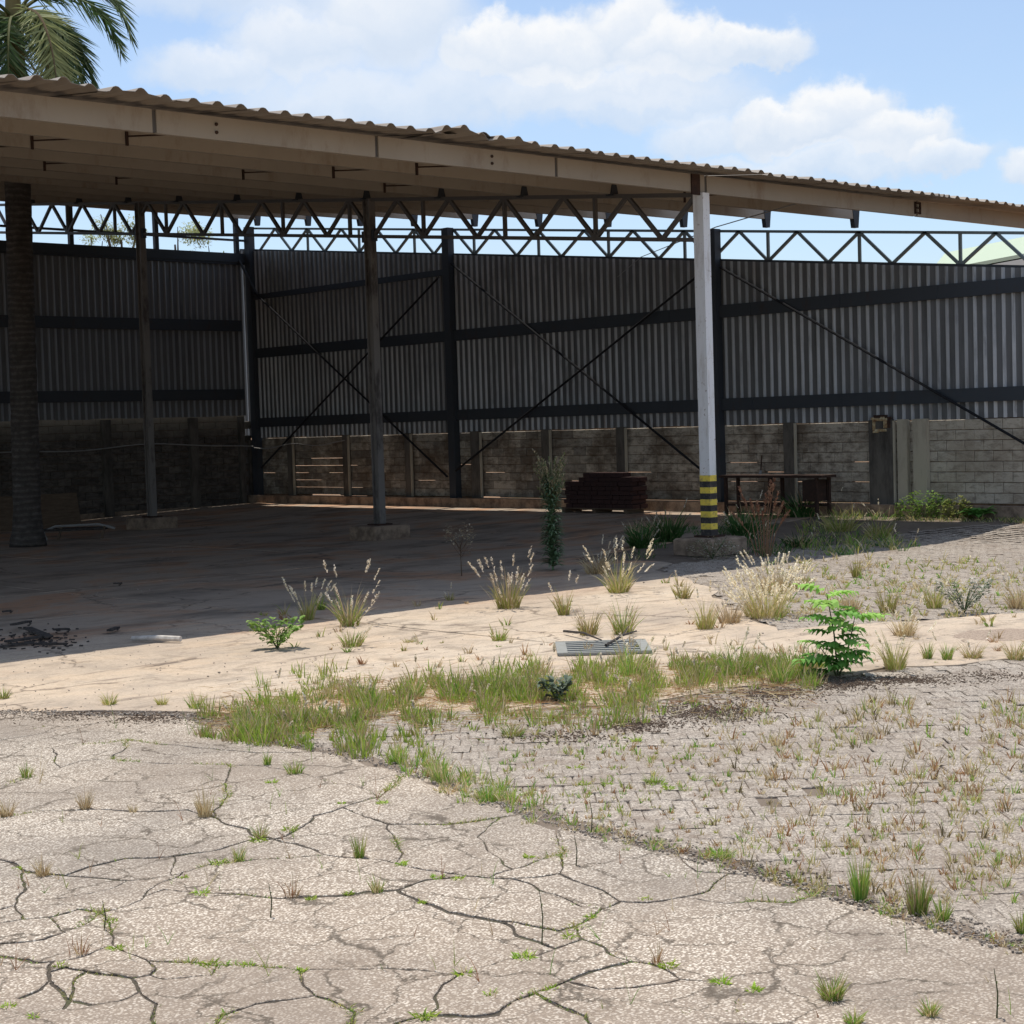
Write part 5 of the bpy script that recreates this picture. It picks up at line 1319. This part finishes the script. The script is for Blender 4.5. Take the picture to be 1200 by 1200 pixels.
# dead weed with brown seed heads
p = gat(541, 675); H = px2m(p, 62); wd_ = thing('dead_weed', p, 'brown dead weed with pale seed clusters, left of the tall leafy weed in the shade', 'weed')
mb = MB(); mb.tube([(0, 0, 0), (0, .01, H*.6)], [.010, .006], 6, col=(.16, .11, .07))
tips = []
for i in range(11):
    th = i*2.4; z0 = H*rnd.uniform(.3, .62); L = H*rnd.uniform(.25, .5); q = Vector((0, .01, z0)); e = q+Vector((math.cos(th)*.7, math.sin(th)*.7, 1)).normalized()*L; mb.tube([q, e], [.005, .003], 5, col=(.18, .12, .08)); tips.append(e)
mb.build('stem', MAT['plant'], wd_)
mb = MB()
for e in tips:
    for k in range(18): mb.leaf(e+Vector((rnd.gauss(0, .035), rnd.gauss(0, .035), rnd.gauss(0, .05))), (rnd.gauss(0, 1), rnd.gauss(0, 1), .5), .05, .028, vary(pick([(.40, .32, .22), (.30, .22, .14), (.52, .44, .32)])), .2)
tag(mb.build('seed_heads', MAT['plant'], wd_), kind='stuff')
# reddish dead stalks behind the plumes
p = gat(895, 652); wd_ = thing('dead_stalks', p, 'cluster of tall rusty-red dead grass stalks right of the striped column', 'weed')
mb = MB()
for i, (dx, H_) in enumerate([(-26, 78), (-14, 64), (-6, 62), (4, 70), (10, 84), (14, 86), (24, 60), (30, 50), (-34, 50), (0, 50), (18, 72)]):
    e = U*px2m(p, dx)+Vector((0, 0, px2m(p, H_))); mid = e*.5+Vector((0, 0, .05)); b0 = U*px2m(p, dx*.25)
    mb.tube([b0, mid, e], [.010, .008, .004], 5, col=vary((.34, .20, .11)))
    seedhead(mb, mid.lerp(e, .35), e-mid, (e-mid).length*.75, [(.42, .22, .13), (.50, .30, .18), (.34, .17, .10)], 36, .018)
mb.build('stalk', MAT['plant'], wd_)
# leafy sapling
p = gat(982, 792); wd_ = thing('leafy_sapling', p, 'bright green leafy sapling with toothed divided leaves at the end of the grass strip', 'sapling')
Hs = px2m(p, 102)
def pinnate(mb, q, d, L, col):
    d = Vector(d).normalized(); side = d.cross(Vector((0, 0, 1))).normalized(); n = 5
    for i in range(n):
        t = (i+.6)/n; b = q+d*L*t-Vector((0, 0, L*.32*t*t)); ll = L*.52*math.sin(math.pi*(.25+.62*t))
        for s_ in (-1, 1): mb.leaf(b, side*s_*.9+d*.7+Vector((0, 0, .1)), ll, ll*.62, vary(col), .6)
    mb.leaf(q+d*L-Vector((0, 0, L*.32)), d, L*.42, L*.22, vary(col), .6)
mb = MB(); stems = [(Vector((0, 0, 0)), -U*.08+Vector((0, 0, Hs*.96))), (Vector((.02, 0, 0)), U*.16+Vector((0, 0, Hs*.72))), (Vector((-.02, 0, 0)), -U*.15+Vector((0, 0, Hs*.35)))]
for a, b in stems: mb.tube([a, a.lerp(b, .5)+U*.015, b], [.009, .007, .003], 6, col=(.10, .12, .05))
mb.build('stem', MAT['plant'], wd_)
mb = MB()
for si, (a, b) in enumerate(stems):
    nl = (15, 9, 6)[si]
    for i in range(nl):
        t = .12+.88*i/(nl-1); q = a.lerp(b, t); th = i*2.4+si; L = Hs*(.33+.05*math.sin(t*9+si))
        c = (.13, .31, .05) if t < .5 else ((.20, .42, .08) if t < .75 else (.34, .56, .12))
        pinnate(mb, q, (math.cos(th), math.sin(th), .25+.5*t*rnd.random()), L, c)
mb.build('foliage', MAT['plant'], wd_)
# small leafy weed at left of the plumed tufts
for (x, y, wp, hp, name, label, pal) in ((325, 760, 60, 30, 'leafy_weed', 'low round-leaved green weed on the sunlit concrete, left of the plumed tufts', [(.20, .34, .07), (.28, .42, .10)]),
        (1083, 598, 66, 30, 'green_bush', 'dense bright green bush at the foot of the pale pilaster', [(.12, .28, .04), (.19, .34, .05), (.26, .38, .07)]),
        (1122, 596, 34, 26, 'yellow_green_shrub', 'yellowish shrub squeezed between green bush and broad-leaved plant', [(.20, .24, .05), (.26, .27, .08)]),
        (1130, 718, 66, 34, 'flowering_bush', 'grey-green bush dotted with tiny white flowers on the far pavers', [(.10, .13, .07), (.15, .18, .11), (.55, .52, .44)]),
        (652, 822, 30, 22, 'silvery_weed', 'silvery-green weed inside the grass strip left of and below the drain', [(.14, .18, .12), (.20, .24, .17)]),
        (835, 655, 60, 26, 'white_tipped_weed', 'weeds with small white tips in front of the column footing', [(.14, .15, .08), (.5, .46, .38), (.3, .27, .16)])):
    p = gat(x, y)
    if y < 600: p = Vector((27.75, onx[1], .35)) if 0 else p
    wr, hr = px2m(p, wp)/2, px2m(p, hp); mb = MB()
    if y < 600:
        d_ = ray(x, 592); k_ = 27.7/d_.x; p = Vector((27.7, d_.y*k_, .19)); wr, hr = px2m(p, wp)/2, px2m(p, hp)
    bt = thing(name, p, label, 'plant'); st_ = MB()
    n = int(wp*9)
    for s_ in range(9):
        th = s_*2.4; e = Vector((math.cos(th)*wr*.7, math.sin(th)*wr*.5, hr*rnd.uniform(.6, 1))); st_.tube([(0, 0, 0), e*.5+Vector((0, 0, .02)), e], [.007, .005, .003], 5, col=(.09, .12, .05))
    st_.build('stem', MAT['plant'], bt)
    if name in ('leafy_weed', 'silvery_weed'): n = int(n*.45)
    for i in range(n):
        th = int(rnd.uniform(0, 11))*2.4+rnd.gauss(0, .12); rr = math.sqrt(rnd.random()); z = hr*min(1.1, rr*rnd.uniform(.75, 1.25)) if name in ('leafy_weed', 'silvery_weed', 'flowering_bush') else hr*rnd.random()*(1.05-.5*rr*rr)
        q = U*(wr*rr*math.cos(th))+V_*(wr*.6*rr*math.sin(th))+Vector((0, 0, z)); small = name in ('flowering_bush', 'white_tipped_weed')
        mb.leaf(q, (math.cos(th+rnd.uniform(-1, 1)), math.sin(th), rnd.uniform(.1, 1)), .045 if small else .085, .025 if small else .045, vary(pick(pal)), .3)
    mb.build('foliage', MAT['plant'], bt)
# broad-leaved plant
d_ = ray(1147, 592); k_ = 27.65/d_.x; p = Vector((27.65, d_.y*k_, .19)); bt = thing('broad_leaved_plant', p, 'low rosette plant with long broad glossy leaves against the light block wall', 'plant')
for i in range(20):
    th = i*2.4; L = rnd.uniform(.38, .58); mb = MB(); mb.leaf((0, 0, .03), (math.cos(th), math.sin(th), rnd.uniform(.35, 1.1)), L, .15, vary(pick([(.10, .26, .05), (.15, .32, .07)])), .35); mb.build('leaf', MAT['plant'], bt)

# palm that grows up through the roof
pp = gat(33, 640); pp.z = gz(pp.x, pp.y)-.02
palm = thing('palm_tree', pp, 'tall palm whose ringed trunk rises inside the shed and whose crown spreads above the roof', 'palm tree')
mb = MB(); n = 64; Hc = 10.3; pts = []; rad = []
for i in range(n):
    t = i/(n-1); pts.append(tuple(U*(.16*t*t+.05*math.sin(t*3))+Vector((0, 0, Hc*t)))); rad.append((.285-.03*t-.13*max(0, t-.72)/.28+.10*max(0, .06-t)/.06)*(1+.03*math.sin(i*2.1)))
mb.tube(pts, rad, 18); mb.build('trunk', MAT['palm_bark'], palm, smooth=True)
top = U*.20+Vector((0, 0, Hc))
mb = MB(); mb.tube([top-Vector((0, 0, 1.0)), top, top+Vector((0, 0, 1.0)), top+Vector((0, 0, 1.8))], [.17, .20, .15, .08], 12, col=(.30, .24, .09))
for i in range(60):
    th = i*2.4; q = top+Vector((.17*math.cos(th), .17*math.sin(th), rnd.uniform(-1.0, .6))); mb.blade(q, (math.cos(th)*.5, math.sin(th)*.5, -.9), rnd.uniform(.3, .9), .05, .2, vary(pick([(.28, .22, .10), (.18, .12, .07)])), 2)
mb.build('crownshaft', MAT['plant'], palm)
def frond(az_, elv, L, droop, green=1., dens=1.0, lp=(.05, .085, .03)):
    mb = MB(); q = top+Vector((0, 0, .5)); d = Vector((math.cos(az_)*math.cos(elv), math.sin(az_)*math.cos(elv), math.sin(elv)))
    pts = []; N = 22; hd = Vector((math.cos(az_), math.sin(az_), 0))
    for i in range(N+1):
        pts.append(q.copy()); q = q+d*(L/N); d = (d-Vector((0, 0, droop/N*(1+1.2*i/N)))).normalized()
    mb.tube(pts, [.04*(1-.85*i/N)+.004 for i in range(N+1)], 5, col=(.20, .14, .08) if green < .8 else (.16, .17, .06))
    side = hd.cross(Vector((0, 0, 1)))
    for i in range(4, N):
        t = i/N
        for k in range(int(5*dens)):
            b = pts[i].lerp(pts[i+1], rnd.random()); dd = (pts[i+1]-pts[i]).normalized()
            for s_ in (-1, 1):
                v = (side*s_*rnd.uniform(.5, 1)+dd*.8+Vector((0, 0, rnd.uniform(-.8, .4)))).normalized(); ll = .75*math.sin(math.pi*(.12+.80*t))+.15
                c = vary(pick([(.06, .11, .035), (.09, .15, .05), (.15, .20, .10), (.04, .075, .025)]), .25)
                if green < .8: c = vary((.30, .32, .14))
                mb.blade(b, v, ll, .042, 1.0, c, 3)
    mb.build('frond', MAT['plant'], palm)
bR = math.atan2(rt.y, rt.x)
for az_, elv, L, dr_, g in ((bR+.15, .15, 2.5, 1.9, 1), (bR-.25, .35, 2.3, 2.3, 1), (bR-.7, -.35, 2.0, 1.2, .7), (bR+.4, -.2, 1.7, 1.5, 1), (bR+.5, .9, 3.0, 2.1, 1), (bR+.0, 1.0, 3.4, 2.3, 1), (bR-.9, .3, 3.0, 2.0, .7), (bR+1.4, .5, 3.4, 2, 1), (bR+2.2, .4, 3.2, 2, 1), (bR+2.9, .1, 2.8, 2, 1), (bR+3.3, .6, 3.4, 2, 1), (bR+3.9, .2, 3, 2.2, 1), (bR-1.4, .0, 2.6, 2.1, 1), (bR+.9, .1, 2.0, 2.0, 1), (bR+.25, .45, 2.0, 3.0, 1), (bR-.45, .15, 1.6, 2.2, 1), (bR+3.1, .2, 2.2, 2.2, 1), (bR+2.6, -.2, 2.0, 1.8, 1), (bR-2.9, .3, 2.0, 2.4, 1), (bR-2.0, -.1, 1.8, 2.2, 1), (bR-1.9, .5, 3.2, 2, 1), (bR+3.0, -.4, 2.4, 1.6, 1), (bR-2.4, -.3, 2.6, 1.6, 1)):
    frond(az_, elv, L, dr_, g)

# pale trees seen through the gap above the far wall
def tree(x, ytop, D, wpx, name, label, pal, seed):
    r = random.Random(seed); c = farp(x, ytop, D); base = Vector((c.x, c.y, 0)); H = c.z; Rr = wpx*D/K/2
    t = thing(name, base, label, 'tree', 'pale trees beyond the far wall')
    mb = MB(); mb.tube([(0, 0, 0), (.1, 0, H*.5), (.0, .1, H*.9)], [.3, .2, .05], 8)
    for i in range(9):
        th = i*2.4; z0 = H*r.uniform(.4, .8); mb.tube([(0, 0, z0), (math.cos(th)*Rr*.5, math.sin(th)*Rr*.5, z0+H*.1), (math.cos(th)*Rr*.8, math.sin(th)*Rr*.8, min(H, z0+H*.22))], [.09, .06, .02], 5)
    mb.build('trunk', MAT['bark'], t)
    mb = MB(); clumps = [(r.gauss(0, .5)*Rr, r.gauss(0, .5)*Rr, H*r.uniform(.5, .96), Rr*r.uniform(.22, .4)) for _ in range(26)]
    for cx_, cy_, cz_, cr_ in clumps:
        for _ in range(150):
            o = Vector((r.gauss(0, 1), r.gauss(0, 1), r.gauss(0, .8))); o = o.normalized()*cr_*r.random()**.4
            q = Vector((cx_, cy_, cz_))+o; mb.leaf(q, (r.gauss(0, 1), r.gauss(0, 1), r.gauss(0.2, .6)), .22, .07, vary(pal[r.randrange(len(pal))], .25), .2)
    mb.build('crown', MAT['plant'], t)
PT = [(.40, .44, .20), (.48, .50, .27), (.32, .37, .16)]
tree(105, 262, 82, 60, 'tree', 'slender pale tree seen through the truss gap, leftmost', PT, 1)
tree(142, 250, 86, 60, 'tree', 'pale yellow-green tree filling the middle of the truss gap at left', PT, 2)
tree(205, 256, 90, 80, 'tree', 'wide pale tree seen over the far wall, rightmost of the gap trees', PT, 3)
tree(252, 284, 92, 26, 'tree', 'smallest pale treetop just clearing the far wall near the corner', PT, 4)
# a few stones and crumbs on the concrete
mb = MB()
for k in range(1500):
    x, y = r5.uniform(0, 1200), r5.uniform(640, 850); p = gat(x, y)
    if not inpoly(p.x, p.y, ap_poly): continue
    s_ = r5.uniform(.003, .009)*(2 if r5.random() < .05 else 1); th = r5.uniform(0, 3); mb.box(p+Vector((0, 0, s_*.4)), (s_*1.5, s_, s_*.8), (Vector((math.cos(th), math.sin(th), 0)), Vector((-math.sin(th), math.cos(th), 0)), Vector((0, 0, 1))), bev=s_*.2)
tag(mb.build('gravel_crumbs', MAT['paver']), 'loose crumbs of concrete scattered over the apron', 'gravel', kind='stuff')
